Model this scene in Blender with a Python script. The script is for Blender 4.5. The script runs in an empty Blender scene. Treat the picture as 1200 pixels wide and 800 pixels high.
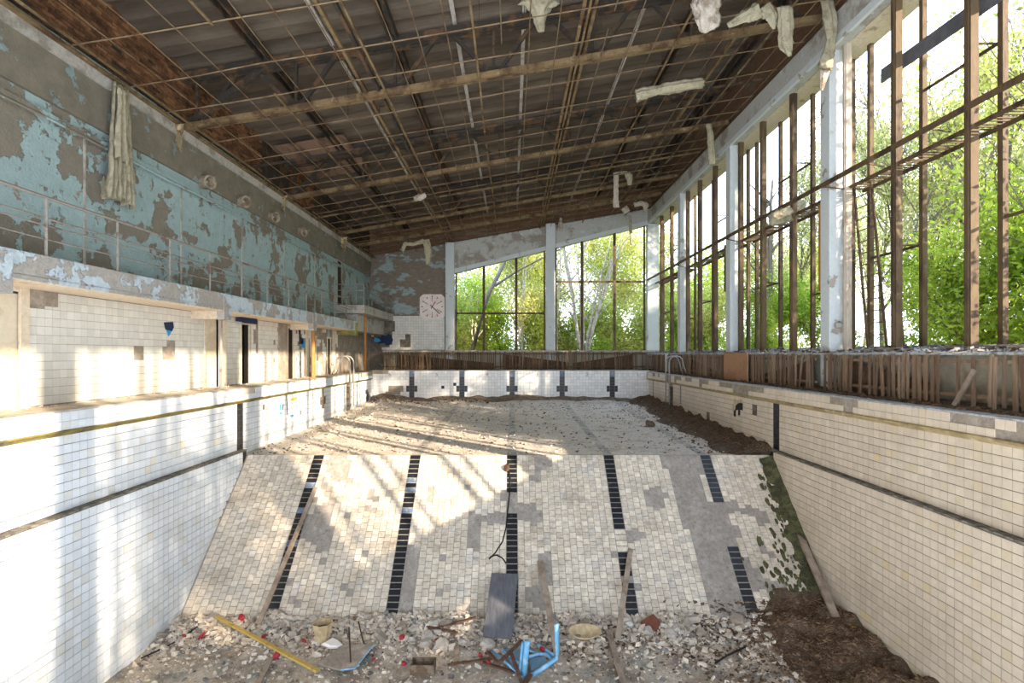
import bpy, math, random
import numpy as np
from mathutils import Vector, Matrix, noise as mnoise
random.seed(7); RNG = np.random.default_rng(7)
SC = bpy.context.scene; COL = SC.collection
# ------------------------------------------------------------------ camera, sky, sun, exposure
H = 0.9                                   # eye height above the pool deck
cam = bpy.data.cameras.new('camera'); camo = bpy.data.objects.new('camera', cam); COL.objects.link(camo)
camo.location = (0, 0, H); camo.rotation_euler = (math.pi/2, 0, 0)
cam.lens = 18; cam.sensor_width = 36; cam.shift_y = 0.0125; cam.clip_end = 500
SC.camera = camo
w = bpy.data.worlds.new('sky'); SC.world = w; w.use_nodes = True
wn = w.node_tree; bg = wn.nodes['Background']
tc = wn.nodes.new('ShaderNodeTexCoord'); sx = wn.nodes.new('ShaderNodeSeparateXYZ'); rp = wn.nodes.new('ShaderNodeValToRGB')
wn.links.new(tc.outputs['Generated'], sx.inputs[0]); wn.links.new(sx.outputs['Z'], rp.inputs[0])
rp.color_ramp.elements[0].color = (0.82, 0.89, 1.0, 1); rp.color_ramp.elements[0].position = 0.0
rp.color_ramp.elements[1].color = (0.50, 0.68, 1.0, 1); rp.color_ramp.elements[1].position = 0.8
wn.links.new(rp.outputs[0], bg.inputs[0]); bg.inputs[1].default_value = 2.3
sun = bpy.data.lights.new('sun', 'SUN'); suno = bpy.data.objects.new('sun', sun); COL.objects.link(suno)
sun.energy = 6.3; sun.color = (1.0, 0.85, 0.66); sun.angle = math.radians(0.7)
suno.rotation_euler = Vector((-1, .84, -.44)).to_track_quat('-Z', 'Y').to_euler()
suno.location = (20, -16, 12)
SC.view_settings.view_transform = 'Standard'; SC.view_settings.look = 'None'
SC.view_settings.gamma = 1; SC.view_settings.use_curve_mapping = False
SC.view_settings.exposure = 1.2
SC.cycles.max_bounces = 9; SC.cycles.diffuse_bounces = 6; SC.cycles.glossy_bounces = 3
SC.cycles.transmission_bounces = 3; SC.cycles.caustics_reflective = False; SC.cycles.caustics_refractive = False
SC.cycles.sample_clamp_indirect = 6

# ------------------------------------------------------------------ helpers: measuring
def P(px, py, Y): return Vector(((px-600)/600*Y, Y, H-(py-415)/600*Y))
def toPx(p): return (600+600*p[0]/p[1], 415-600*(p[2]-H)/p[1])
SL = 1.039                                # slope of the tiled ramp
def S(px, py, off=0):                     # point on the ramp
    k = (py-415)/600; Y = (H+1.74+13.4*SL-off)/(SL+k); return P(px, py, Y)
def F(px, py, z0=-4.6):
    return P(px, py, (H-z0)*600/(py-415))
# ------------------------------------------------------------------ helpers: meshes
def up_frame(d, up):
    d = Vector(d).normalized(); u = Vector(up)
    s = d.cross(u)
    if s.length < 1e-4: s = d.cross(Vector((1, 0, 0)))
    s.normalize(); return d, s, s.cross(d).normalized()
class MB:
    def __init__(s): s.v = []; s.f = []; s.m = []
    def add(s, vs, fs, m=0):
        n = len(s.v); s.v += [tuple(a) for a in vs]
        for f in fs: s.f.append(tuple(i+n for i in f)); s.m.append(m)
        return s
    def box(s, c, d, R=None, m=0):
        h = Vector(d)/2; c = Vector(c); vs = []
        for z in (-1, 1):
            for y in (-1, 1):
                for x in (-1, 1):
                    q = Vector((x*h.x, y*h.y, z*h.z))
                    vs.append(c+(R @ q if R else q))
        return s.add(vs, [(0, 2, 3, 1), (4, 5, 7, 6), (0, 1, 5, 4), (2, 6, 7, 3), (0, 4, 6, 2), (1, 3, 7, 5)], m)
    def span(s, x0, x1, y0, y1, z0, z1, m=0):
        return s.box(((x0+x1)/2, (y0+y1)/2, (z0+z1)/2), (abs(x1-x0), abs(y1-y0), abs(z1-z0)), None, m)
    def beam(s, p, q, w_, h_, up=(0, 0, 1), m=0):
        p = Vector(p); q = Vector(q); d, a, b = up_frame(q-p, up); vs = []
        for e in (p, q):
            for (i, j) in ((-1, -1), (1, -1), (1, 1), (-1, 1)): vs.append(e+a*w_/2*i+b*h_/2*j)
        return s.add(vs, [(0, 3, 2, 1), (4, 5, 6, 7), (0, 1, 5, 4), (1, 2, 6, 5), (2, 3, 7, 6), (3, 0, 4, 7)], m)
    def tube(s, pts, r, n=6, m=0, cap=True):
        pts = [Vector(p) for p in pts]; N = len(pts); rr = r if isinstance(r, (list, tuple)) else [r]*N; vs = []
        for i, p in enumerate(pts):
            d = (pts[min(i+1, N-1)]-pts[max(i-1, 0)])
            d, a, b = up_frame(d, (0, 0, 1) if abs(d.normalized().z) < .95 else (0, 1, 0))
            for k in range(n):
                t = 2*math.pi*k/n; vs.append(p+a*math.cos(t)*rr[i]+b*math.sin(t)*rr[i])
        fs = [(i*n+k, i*n+(k+1) % n, (i+1)*n+(k+1) % n, (i+1)*n+k) for i in range(N-1) for k in range(n)]
        if cap: fs += [tuple(range(n))[::-1], tuple((N-1)*n+k for k in range(n))]
        return s.add(vs, fs, m)
    def prism(s, poly, axis, a, b, m=0):   # polygon in the plane across axis, from a to b
        n = len(poly)
        def pt(u, v, w_): return {0: (w_, u, v), 1: (u, w_, v), 2: (u, v, w_)}[axis]
        vs = [pt(u, v, a) for u, v in poly]+[pt(u, v, b) for u, v in poly]
        return s.add(vs, [tuple(range(n)), tuple(range(2*n-1, n-1, -1))]+[(i, i+n, (i+1) % n+n, (i+1) % n) for i in range(n)], m)
    def build(s, name, mat, parent=None, smooth=False, kind=None, label=None, cat=None, group=None, bevel=0):
        me = bpy.data.meshes.new(name); me.from_pydata(s.v, [], s.f)
        mats = mat if isinstance(mat, (list, tuple)) else [mat]
        for q in mats: me.materials.append(q)
        if len(mats) > 1: me.polygons.foreach_set('material_index', s.m)
        if smooth: me.polygons.foreach_set('use_smooth', [True]*len(s.f))
        me.update(); fix(me)
        return link(name, me, parent, kind, label, cat, group, bevel)
def fix(me):
    import bmesh
    b = bmesh.new(); b.from_mesh(me); bmesh.ops.recalc_face_normals(b, faces=b.faces); b.to_mesh(me); b.free()
def link(name, me, parent=None, kind=None, label=None, cat=None, group=None, bevel=0):
    o = bpy.data.objects.new(name, me); COL.objects.link(o)
    if parent is not None:
        o.parent = parent
        if any(abs(v) > 1e-9 for v in parent.location) : o.location = -parent.location
    if bevel:
        md = o.modifiers.new('bevel', 'BEVEL'); md.width = bevel; md.segments = 2; md.limit_method = 'ANGLE'
    if kind: o['kind'] = kind
    if label: o['label'] = label
    if cat: o['category'] = cat
    if group: o['group'] = group
    return o
def thing(name, label, cat, loc=(0, 0, 0), group=None, kind=None):  # Empty; children keep world coordinates
    o = bpy.data.objects.new(name, None); COL.objects.link(o); o.location = loc; o.empty_display_size = .1
    if label: o['label'] = label
    if cat: o['category'] = cat
    if group: o['group'] = group
    if kind: o['kind'] = kind
    return o
def rawmesh(name, V, Fq, mats, tint=None, mi=None):
    me = bpy.data.meshes.new(name); V = np.asarray(V, np.float32); Fq = np.asarray(Fq, np.int32); k = Fq.shape[1]
    me.vertices.add(len(V)); me.vertices.foreach_set('co', V.ravel())
    me.loops.add(Fq.size); me.loops.foreach_set('vertex_index', Fq.ravel())
    me.polygons.add(len(Fq)); me.polygons.foreach_set('loop_start', np.arange(0, Fq.size, k, dtype=np.int32))
    for q in (mats if isinstance(mats, (list, tuple)) else [mats]): me.materials.append(q)
    if mi is not None: me.polygons.foreach_set('material_index', np.asarray(mi, np.int32))
    me.polygons.foreach_set('use_smooth', [False]*len(Fq)); me.update(calc_edges=True)
    if tint is not None:
        a = me.attributes.new('tint', 'FLOAT', 'POINT'); a.data.foreach_set('value', np.asarray(tint, np.float32))
    return me
# ------------------------------------------------------------------ helpers: materials
def node(nt, t, inp=None, **kw):
    n = nt.nodes.new(t)
    for k, v in kw.items(): setattr(n, k, v)
    for k, v in (inp or {}).items():
        if hasattr(v, 'is_output'): nt.links.new(v, n.inputs[k])
        else: n.inputs[k].default_value = v
    return n
def c4(c): return (c[0], c[1], c[2], 1)
def mixc(nt, f, a, b, mode='MIX'):
    n = nt.nodes.new('ShaderNodeMix'); n.data_type = 'RGBA'; n.blend_type = mode
    for i, v in ((0, f), (6, a), (7, b)):
        if hasattr(v, 'is_output'): nt.links.new(v, n.inputs[i])
        else: n.inputs[i].default_value = c4(v) if i > 0 else v
    return n.outputs[2]
def ramp(nt, x, a, b):
    return node(nt, 'ShaderNodeMapRange', {0: x, 1: a, 2: b}, clamp=True).outputs[0]
def noi(nt, co, sc, det=5, rough=.6, stretch=None, off=0, dist=0):
    if stretch or off:
        co = node(nt, 'ShaderNodeMapping', {0: co, 1: (off, off*1.7, off*.3), 3: stretch or (1, 1, 1)}).outputs[0]
    return node(nt, 'ShaderNodeTexNoise', {'Vector': co, 'Scale': sc, 'Detail': det, 'Roughness': rough, 'Distortion': dist}).outputs[0]
def mat(name, base, second=None, sc=1.5, lo=.48, hi=.56, third=None, sc3=6, lo3=.55, hi3=.65, var=.25, vsc=12, rough=.85, bump=.25,
        bsc=25, tint=0, stretch=None, obj=False, rnd=0, spec=.3, metal=0, hueb=None):
    m = bpy.data.materials.new(name); m.use_nodes = True; nt = m.node_tree; b = nt.nodes['Principled BSDF']
    co = node(nt, 'ShaderNodeTexCoord').outputs['Object'] if obj else node(nt, 'ShaderNodeNewGeometry').outputs['Position']
    col = base
    if second:
        mk = ramp(nt, noi(nt, co, sc, 8, .65, stretch, 3.1), lo, hi); col = mixc(nt, mk, base, second)
    if third:
        mk3 = ramp(nt, noi(nt, co, sc3, 8, .7, stretch, 7.7), lo3, hi3); col = mixc(nt, mk3, col, third)
    v = node(nt, 'ShaderNodeMapRange', {0: noi(nt, co, vsc, 6, .7, stretch), 1: .25, 2: .75, 3: 1-var, 4: 1+var*.5}).outputs[0]
    if tint or rnd:
        src = node(nt, 'ShaderNodeAttribute', attribute_name='tint').outputs['Fac'] if tint else node(nt, 'ShaderNodeObjectInfo').outputs['Random']
        t = node(nt, 'ShaderNodeMapRange', {0: src, 1: 0., 2: 1., 3: 1-(tint or rnd), 4: 1.05}).outputs[0]
        v = node(nt, 'ShaderNodeMath', {0: v, 1: t}, operation='MULTIPLY').outputs[0]
        if hueb: col = mixc(nt, ramp(nt, src, .005, .03), hueb, col)
    cv = node(nt, 'ShaderNodeCombineColor', {0: v, 1: v, 2: v}).outputs[0]
    col = mixc(nt, 1.0, col, cv, 'MULTIPLY')
    nt.links.new(col, b.inputs['Base Color'])
    b.inputs['Roughness'].default_value = rough; b.inputs['Metallic'].default_value = metal
    b.inputs['Specular IOR Level'].default_value = spec
    if bump:
        hgt = noi(nt, co, bsc, 4, .6, stretch)
        if second and sc > 0: hgt = node(nt, 'ShaderNodeMath', {0: hgt, 1: mk, 2: -.6}, operation='MULTIPLY_ADD').outputs[0] if False else node(nt, 'ShaderNodeMath', {0: hgt, 1: mk}, operation='SUBTRACT').outputs[0]
        bn = node(nt, 'ShaderNodeBump', {'Strength': bump, 'Distance': .02, 'Height': hgt}); nt.links.new(bn.outputs[0], b.inputs['Normal'])
    return m
def leafmat(name, c, c2, tr=.55):
    m = bpy.data.materials.new(name); m.use_nodes = True; nt = m.node_tree; nt.nodes.remove(nt.nodes['Principled BSDF'])
    co = node(nt, 'ShaderNodeNewGeometry').outputs['Position']
    col = mixc(nt, ramp(nt, noi(nt, co, .5, 3), .4, .6), c, c2)
    at = node(nt, 'ShaderNodeAttribute', attribute_name='tint').outputs['Fac']
    t = node(nt, 'ShaderNodeMapRange', {0: at, 3: .55, 4: 1.3}).outputs[0]
    cv = node(nt, 'ShaderNodeCombineColor', {0: t, 1: t, 2: t}).outputs[0]; col = mixc(nt, 1.0, col, cv, 'MULTIPLY')
    d = node(nt, 'ShaderNodeBsdfDiffuse', {0: col}); tl = node(nt, 'ShaderNodeBsdfTranslucent', {0: col})
    mx = node(nt, 'ShaderNodeMixShader', {0: tr, 1: d.outputs[0], 2: tl.outputs[0]})
    nt.links.new(mx.outputs[0], nt.nodes['Material Output'].inputs[0]); return m
def flat(name, c, rough=.7, metal=0): 
    return mat(name, c, var=.12, rough=rough, bump=0, metal=metal)

M = {}
M['tile'] = mat('white_glazed_tile', (.71, .74, .77), (.62, .61, .58), sc=1.1, lo=.52, hi=.75, var=.08, rough=.28, bump=0, tint=.09, spec=.5, hueb=(.76, .71, .60))
M['tile_end'] = mat('end_wall_tile', (.86, .85, .83), (.74, .69, .62), sc=.6, lo=.52, hi=.8, var=.08, rough=.3, bump=0, tint=.12, spec=.5)
M['tile_right'] = mat('bounce_warmed_cream_tile', (.69, .57, .43), (.58, .47, .34), sc=.9, lo=.45, hi=.75, var=.10, rough=.3, bump=0, tint=.09, spec=.5, hueb=(.74, .58, .34))  # cream deepened to stand for warm bounced light on the right wall
M['tile_ramp'] = mat('weathered_ramp_tile', (.72, .62, .49), (.44, .35, .25), sc=1.6, lo=.48, hi=.74, third=(.55, .56, .58), sc3=2.5, lo3=.55, hi3=.8, var=.42, vsc=9, rough=.6, bump=.12, tint=.22, spec=.35)
M['tile_black'] = mat('black_lane_tile', (.014, .016, .02), (.12, .115, .11), sc=7, lo=.60, hi=.8, var=.3, rough=.35, bump=0, tint=.3, spec=.5)
M['tile_blue'] = mat('worn_blue_tile', (.16, .22, .32), (.45, .47, .5), sc=9, lo=.5, hi=.7, var=.3, rough=.4, bump=0, tint=.4)
M['tile_gallery'] = mat('gallery_wall_tile', (.74, .70, .62), (.58, .46, .30), sc=1.3, lo=.60, hi=.85, var=.08, rough=.3, bump=0, tint=.1, spec=.5)
M['grout'] = mat('dark_grout', (.11, .085, .06), (.17, .14, .11), sc=2, var=.3, rough=.9, bump=.2)
M['mortar'] = mat('bare_mortar_bed', (.31, .25, .19), (.42, .36, .29), sc=3.5, lo=.45, hi=.65, third=(.22, .19, .17), sc3=9, lo3=.6, hi3=.7, var=.35, rough=.95, bump=.5, bsc=30)
M['ramp_bed'] = mat('ramp_mortar_bed', (.30, .26, .22), (.39, .345, .295), sc=3.5, lo=.45, hi=.65, third=(.18, .16, .14), sc3=9, lo3=.58, hi3=.68, var=.35, rough=.95, bump=.5, bsc=30)
M['groove'] = mat('crumbling_groove_mortar', (.28, .25, .20), (.14, .12, .10), sc=8, lo=.45, hi=.6, var=.3, rough=.95, bump=.8, bsc=40)
M['coping'] = mat('worn_coping_stone', (.50, .49, .47), (.33, .30, .27), sc=14, lo=.45, hi=.6, third=(.24, .19, .14), sc3=2, lo3=.6, hi3=.75, var=.25, rough=.8, bump=.4)
M['deckdirt'] = mat('deck_dirt', (.26, .20, .15), (.14, .10, .07), sc=5, lo=.45, hi=.6, var=.4, rough=1, bump=.8, bsc=18)
M['deck_left'] = mat('dusty_deck', (.55, .49, .40), (.36, .28, .20), sc=3, lo=.5, hi=.65, var=.3, rough=.9, bump=.4)
M['rim'] = mat('ochre_gutter_tile', (.46, .34, .17), (.30, .22, .10), sc=3, lo=.45, hi=.6, third=(.55, .48, .34), sc3=5, var=.3, rough=.45, bump=.2)
M['rim_left'] = mat('shade_darkened_yellow_gutter', (.24, .18, .04), (.09, .075, .035), sc=2, lo=.5, hi=.62, var=.3, rough=.6, bump=.3)  # olive yellow, darkened for the shade under the left coping
M['bluewall'] = mat('peeling_blue_paint', (.36, .47, .46), (.25, .215, .165), sc=1.3, lo=.525, hi=.535, third=(.28, .24, .18), sc3=5, lo3=.60, hi3=.61, var=.18, vsc=5, rough=.8, bump=.9, bsc=20)
M['plaster'] = mat('bare_brown_plaster', (.22, .19, .14), (.27, .34, .33), sc=2.2, lo=.60, hi=.62, var=.35, vsc=3, rough=.9, bump=.6)
M['farwall'] = mat('far_wall_peeling', (.24, .195, .15), (.33, .40, .38), sc=1.0, lo=.52, hi=.56, var=.3, vsc=4, rough=.9, bump=.7, stretch=(1, 1, 1.8))
M['bluewhite'] = mat('flaking_pale_blue_paint', (.62, .65, .64), (.40, .35, .29), sc=1.2, lo=.62, hi=.64, var=.12, rough=.75, bump=.5)
M['header'] = mat('header_beam_paint', (.50, .49, .44), (.33, .29, .24), sc=.9, lo=.50, hi=.58, third=(.55, .6, .6), sc3=3, lo3=.6, hi3=.63, var=.2, rough=.85, bump=.6)
M['soffit'] = mat('bare_soffit', (.74, .62, .46), (.45, .33, .22), sc=2.5, lo=.6, hi=.66, var=.25, rough=.9, bump=.4)  # lightened and warmed in place of light bounced onto the underside
M['balcony'] = mat('flaking_balcony_face', (.43, .39, .34), (.55, .62, .65), sc=2.0, lo=.50, hi=.52, var=.25, rough=.85, bump=.8)
M['balcony_end'] = mat('mossy_yellow_paint', (.40, .36, .12), (.22, .24, .10), sc=3, var=.3, rough=.8, bump=.4)
M['concrete'] = mat('rough_concrete', (.48, .44, .38), (.32, .28, .23), sc=2, lo=.5, hi=.6, var=.3, rough=.9, bump=.6)
M['roof'] = mat('stained_roof_deck', (.150, .115, .082), (.088, .067, .047), sc=.6, lo=.42, hi=.65, third=(.19, .15, .11), sc3=.9, lo3=.6, hi3=.75, var=.3, vsc=2.5, rough=.9, bump=.3, stretch=(.5, 1.5, 1))
M['roofpale'] = mat('pinkish_board', (.30, .19, .13), (.17, .10, .07), sc=2.5, var=.3, rough=.9, bump=.2, stretch=(1, .2, 1))
M['steel'] = mat('dark_painted_steel', (.045, .036, .028), (.13, .07, .035), sc=2.5, lo=.5, hi=.6, var=.3, rough=.8, bump=.3)
M['rust'] = mat('rusty_ochre_steel', (.23, .155, .075), (.10, .055, .028), sc=1.8, lo=.46, hi=.6, third=(.46, .34, .20), sc3=3, lo3=.6, hi3=.7, var=.3, rough=.8, bump=.3)
M['rod'] = mat('rusty_wire_rod', (.24, .165, .09), (.15, .08, .04), sc=2.0, lo=.45, hi=.6, var=.3, rough=.8, bump=0)
M['mullion'] = mat('rusty_window_steel', (.125, .08, .04), (.06, .036, .022), sc=2.5, lo=.5, hi=.6, third=(.24, .165, .085), sc3=2, lo3=.6, hi3=.68, var=.3, rough=.7, bump=.3, stretch=(1, 1, .3))
M['mullion_pale'] = mat('peeling_window_frame', (.50, .42, .33), (.25, .15, .09), sc=2.5, lo=.55, hi=.62, var=.3, rough=.7, bump=.3, stretch=(1, 1, .3))
M['brick'] = mat('dark_red_brick', (.36, .17, .075), (.20, .09, .045), sc=2, lo=.4, hi=.6, third=(.26, .20, .15), sc3=1.0, lo3=.6, hi3=.75, var=.4, rough=.95, bump=.1, tint=.6)
M['brickmat'] = mat('brick_infill', (.18, .10, .055), (.23, .17, .12), sc=1.5, lo=.5, hi=.65, var=.5, vsc=16, rough=.95, bump=.6, stretch=(.4, .4, 2.5))
M['slat'] = mat('weathered_brown_slat', (.22, .135, .08), (.38, .26, .17), sc=3, lo=.45, hi=.65, var=.3, rough=.85, bump=.3, rnd=.45, stretch=(1, 1, .15))
M['wood'] = mat('grey_brown_plank', (.36, .28, .21), (.24, .17, .12), sc=6, lo=.45, hi=.6, var=.3, vsc=9, rough=.85, bump=.3, stretch=(.5, .5, .5))
M['yellow'] = mat('yellow_lath_paint', (.55, .37, .09), (.30, .20, .07), sc=8, lo=.55, hi=.65, var=.2, rough=.6, bump=.2)
M['panel'] = mat('orange_brown_panel', (.40, .22, .12), (.33, .17, .09), sc=1.2, var=.12, rough=.7, bump=0)
M['ochrewall'] = mat('stained_ochre_wall', (.46, .41, .30), (.30, .15, .06), sc=1.1, lo=.52, hi=.68, third=(.50, .50, .44), sc3=.8, lo3=.5, hi3=.6, var=.3, rough=.9, bump=.3)
M['greyboard'] = mat('slate_grey_board', (.11, .11, .122), (.17, .17, .182), sc=5, lo=.4, hi=.7, var=.25, rough=.7, bump=.15, stretch=(4, .6, .6))
M['bluepaint'] = mat('sky_blue_enamel', (.16, .40, .62), (.32, .52, .68), sc=6, lo=.5, hi=.6, third=(.10, .06, .03), sc3=9, lo3=.66, hi3=.7, var=.2, rough=.45, bump=.1)
M['blueplate'] = mat('faded_blue_plate', (.17, .30, .40), (.25, .28, .29), sc=5, lo=.45, hi=.6, var=.3, rough=.6, bump=.1)
M['rag'] = mat('dirty_insulation_cloth', (.42, .37, .25), (.33, .28, .18), sc=4, lo=.5, hi=.65, var=.3, rough=1, bump=.9, bsc=30)
M['ragpink'] = mat('torn_pale_cloth', (.55, .47, .38), (.36, .28, .2), sc=5, lo=.5, hi=.65, var=.3, rough=1, bump=.9, bsc=30)
M['metal'] = mat('worn_steel_rail', (.42, .40, .36), (.28, .16, .09), sc=4, lo=.6, hi=.68, var=.2, rough=.5, metal=.3, bump=0)
M['railpaint'] = mat('grey_railing_paint', (.30, .27, .23), (.20, .12, .08), sc=3, lo=.55, hi=.62, var=.2, rough=.7, bump=0)
M['orange'] = mat('orange_rust_post', (.45, .20, .06), (.55, .38, .2), sc=4, lo=.58, hi=.66, var=.25, rough=.8, bump=.3)
M['clockface'] = mat('cream_clock_face', (.86, .78, .70), (.80, .70, .60), sc=3, var=.06, rough=.5, bump=0)
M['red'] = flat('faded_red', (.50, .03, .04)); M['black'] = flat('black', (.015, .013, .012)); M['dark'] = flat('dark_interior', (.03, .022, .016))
M['blue'] = flat('bright_blue_paint', (.02, .13, .42)); M['sky_blue'] = flat('light_blue_paint', (.05, .32, .62)); M['navy'] = flat('navy_paint', (.015, .03, .075))
M['gold'] = flat('yellow_paint', (.62, .40, .04)); M['cream'] = mat('cream_door', (.72, .62, .46), (.62, .50, .34), sc=1.5, var=.12, rough=.7, bump=.1)
M['beige'] = mat('beige_plastic', (.58, .45, .27), (.45, .33, .18), sc=5, var=.15, rough=.6, bump=.1)
M['rubble'] = mat('pale_rubble', (.80, .69, .56), (.58, .46, .34), sc=4, lo=.45, hi=.65, var=.25, vsc=20, rough=.95, bump=.3, tint=.35)
M['rubble_big'] = mat('pale_chunk', (.50, .44, .37), (.36, .30, .25), sc=4, lo=.45, hi=.65, var=.3, rough=.95)
M['greyrub'] = mat('grey_rubble', (.30, .29, .28), (.22, .17, .13), sc=4, lo=.45, hi=.65, var=.25, vsc=20, rough=.95, bump=.3, tint=.45)
M['litter2'] = mat('dry_brown_leaf', (.22, .13, .07), (.34, .24, .15), sc=5, lo=.4, hi=.65, var=.3, rough=1, bump=.2, tint=.5)
M['moss'] = mat('olive_moss', (.12, .115, .05), (.06, .055, .03), sc=6, lo=.45, hi=.6, var=.5, vsc=20, rough=1, bump=1, bsc=25)
M['hardboard'] = mat('dark_brown_hardboard', (.13, .075, .042), (.22, .14, .08), sc=2, lo=.5, hi=.65, var=.4, rough=.9, bump=.2)
M['litter'] = mat('brown_leaf_litter', (.11, .06, .032), (.24, .15, .09), sc=5, lo=.4, hi=.65, var=.3, rough=1, bump=.2, tint=.5)
M['deepfloor'] = mat('deep_floor_dust', (.58, .48, .37), (.34, .26, .19), sc=2.2, lo=.42, hi=.62, third=(.20, .23, .21), sc3=1.1, lo3=.52, hi3=.7, var=.35, vsc=14, rough=.97, bump=.7, bsc=22)
M['shallow'] = mat('shallow_floor_dust', (.68, .60, .51), (.46, .38, .30), sc=1.5, lo=.50, hi=.68, third=(.24, .19, .15), sc3=8, lo3=.62, hi3=.70, var=.3, vsc=16, rough=.95, bump=.5, bsc=22)
M['dirtpile'] = mat('brown_dirt_heap', (.10, .065, .042), (.17, .12, .08), sc=5, lo=.4, hi=.6, var=.5, vsc=20, rough=1, bump=1, bsc=25)
M['bark'] = mat('grey_bark', (.24, .20, .155), (.28, .26, .22), sc=3, lo=.5, hi=.6, var=.35, rough=.95, bump=.3)
M['birch'] = mat('pale_bark', (.50, .46, .38), (.25, .2, .15), sc=5, lo=.6, hi=.66, var=.25, rough=.9, bump=.1)
M['leafA'] = leafmat('fresh_green_leaf', (.34, .50, .06), (.56, .66, .11))
M['leafB'] = leafmat('yellow_green_leaf', (.74, .70, .24), (.56, .64, .16))
M['leafC'] = leafmat('soft_olive_leaf', (.56, .60, .22), (.68, .66, .32))
M['stem'] = mat('pale_stem_bark', (.66, .60, .50), (.45, .38, .3), sc=4, var=.2, rough=.9)
M['ground'] = mat('forest_floor', (.13, .16, .05), (.20, .15, .09), sc=.8, lo=.45, hi=.6, var=.4, rough=1, bump=.5)
M['house'] = flat('pale_far_building', (.62, .60, .56))
# ================================================================== SETTING
XL, XR, XLd, XRd = -7.1, 6.9, -6.95, 6.75         # pool walls above and below the resting ledge
YE, YC, YB = 25.75, 13.4, 10.55                   # end wall, ramp crest, ramp foot
XW, XWR, YF = -8.15, 7.75, 29.3                   # room walls
def rampz(y): return -1.74+(y-YC)*SL
def zg(x): return 7.85+.172*x                     # plane of the hanging grid
TV = {}
def tile_mesh(wu, wv, d, matname, var):
    key = (round(wu, 4), round(wv, 4), d, matname, var)
    if key in TV: return TV[key]
    V = [(-wu/2, -wv/2, d), (wu/2, -wv/2, d), (wu/2, wv/2, d), (-wu/2, wv/2, d), (-wu/2, -wv/2, 0), (wu/2, -wv/2, 0), (wu/2, wv/2, 0), (-wu/2, wv/2, 0)]
    Fq = [(0, 1, 2, 3), (4, 5, 1, 0), (5, 6, 2, 1), (6, 7, 3, 2), (7, 4, 0, 3)]
    TV[key] = rawmesh('tile', V, Fq, M[matname], [.02+var/8]*8); return TV[key]
def lay(parent, O, U, V, N, rects, mats, proud=.012, nparts=300, name='tile', jit=0, rest='tile_field', reach=99):
    # rects: (u, v, wu, wv, material index), u v = centre
    O = Vector(O); U = Vector(U).normalized(); V = Vector(V).normalized(); N = Vector(N).normalized(); L = []
    if (U.cross(V)).dot(N) < 0: flip = True
    else: flip = False
    for (u, v, wu, wv, k) in rects:
        c = O+U*u+V*v; d = 1e9
        if c.y > .5:
            x, y = toPx(c)
            if -10 < x < 1210 and -10 < y < 810 and c.y < reach: d = (c-camo.location).length
        L.append((d, c, wu, wv, k))
    L.sort(key=lambda a: a[0]); big = [a for a in L[:nparts] if a[0] < 1e8]; small = L[len(big):]
    Um, Vm = (V, U) if flip else (U, V)
    for d, c, wu, wv, k in big:
        a, b = (wv, wu) if flip else (wu, wv)
        me = tile_mesh(a, b, proud+(random.choice((0, .002, .004)) if jit else 0), mats[k], random.randrange(8))
        o = bpy.data.objects.new(name, me); COL.objects.link(o); o.parent = parent
        mt = Matrix.Identity(4)
        if jit:
            Nn = (N+U*random.gauss(0, jit)+V*random.gauss(0, jit)).normalized(); Uj = (Um+Vm*random.gauss(0, jit)).normalized(); Vj = Nn.cross(Uj).normalized(); Uj = Vj.cross(Nn)
        else: Nn, Uj, Vj = N, Um, Vm
        for r in range(3): mt[r][0] = Uj[r]; mt[r][1] = Vj[r]; mt[r][2] = Nn[r]; mt[r][3] = c[r]
        o.matrix_local = mt
    if small:
        VV = []; FF = []; T = []; MI = []
        for i, (d, c, wu, wv, k) in enumerate(small):
            j1 = random.gauss(0, jit) if jit else 0; j2 = random.gauss(0, jit) if jit else 0
            for (a, b) in ((-1, -1), (1, -1), (1, 1), (-1, 1)):
                VV.append(c+U*a*wu/2+V*b*wv/2+N*(proud+a*wu/2*j1+b*wv/2*j2))
            for (a, b) in ((-1, -1), (1, -1), (1, 1), (-1, 1)): VV.append(c+U*a*wu/2+V*b*wv/2)
            q = 8*i; fs = [(0, 1, 2, 3), (4, 5, 1, 0), (5, 6, 2, 1), (6, 7, 3, 2), (7, 4, 0, 3)]
            for f in fs: FF.append(tuple(q+e for e in (f[::-1] if flip else f))); MI.append(k)
            T += [random.random()]*8
        me = rawmesh(rest, VV, FF, [M[m] for m in mats], T, MI)
        link(rest, me, parent, kind='stuff')
def inr(p, boxes): return any(a <= p[0] <= b and c <= p[1] <= d for a, b, c, d in boxes)
def ine(p, els): return any(((p[0]-a)/c)**2+((p[1]-b)/d)**2 < 1+.5*mnoise.noise(Vector((p[0]*.15, p[1]*.15, a))) for a, b, c, d in els)
T_ = .15; G = .010
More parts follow.
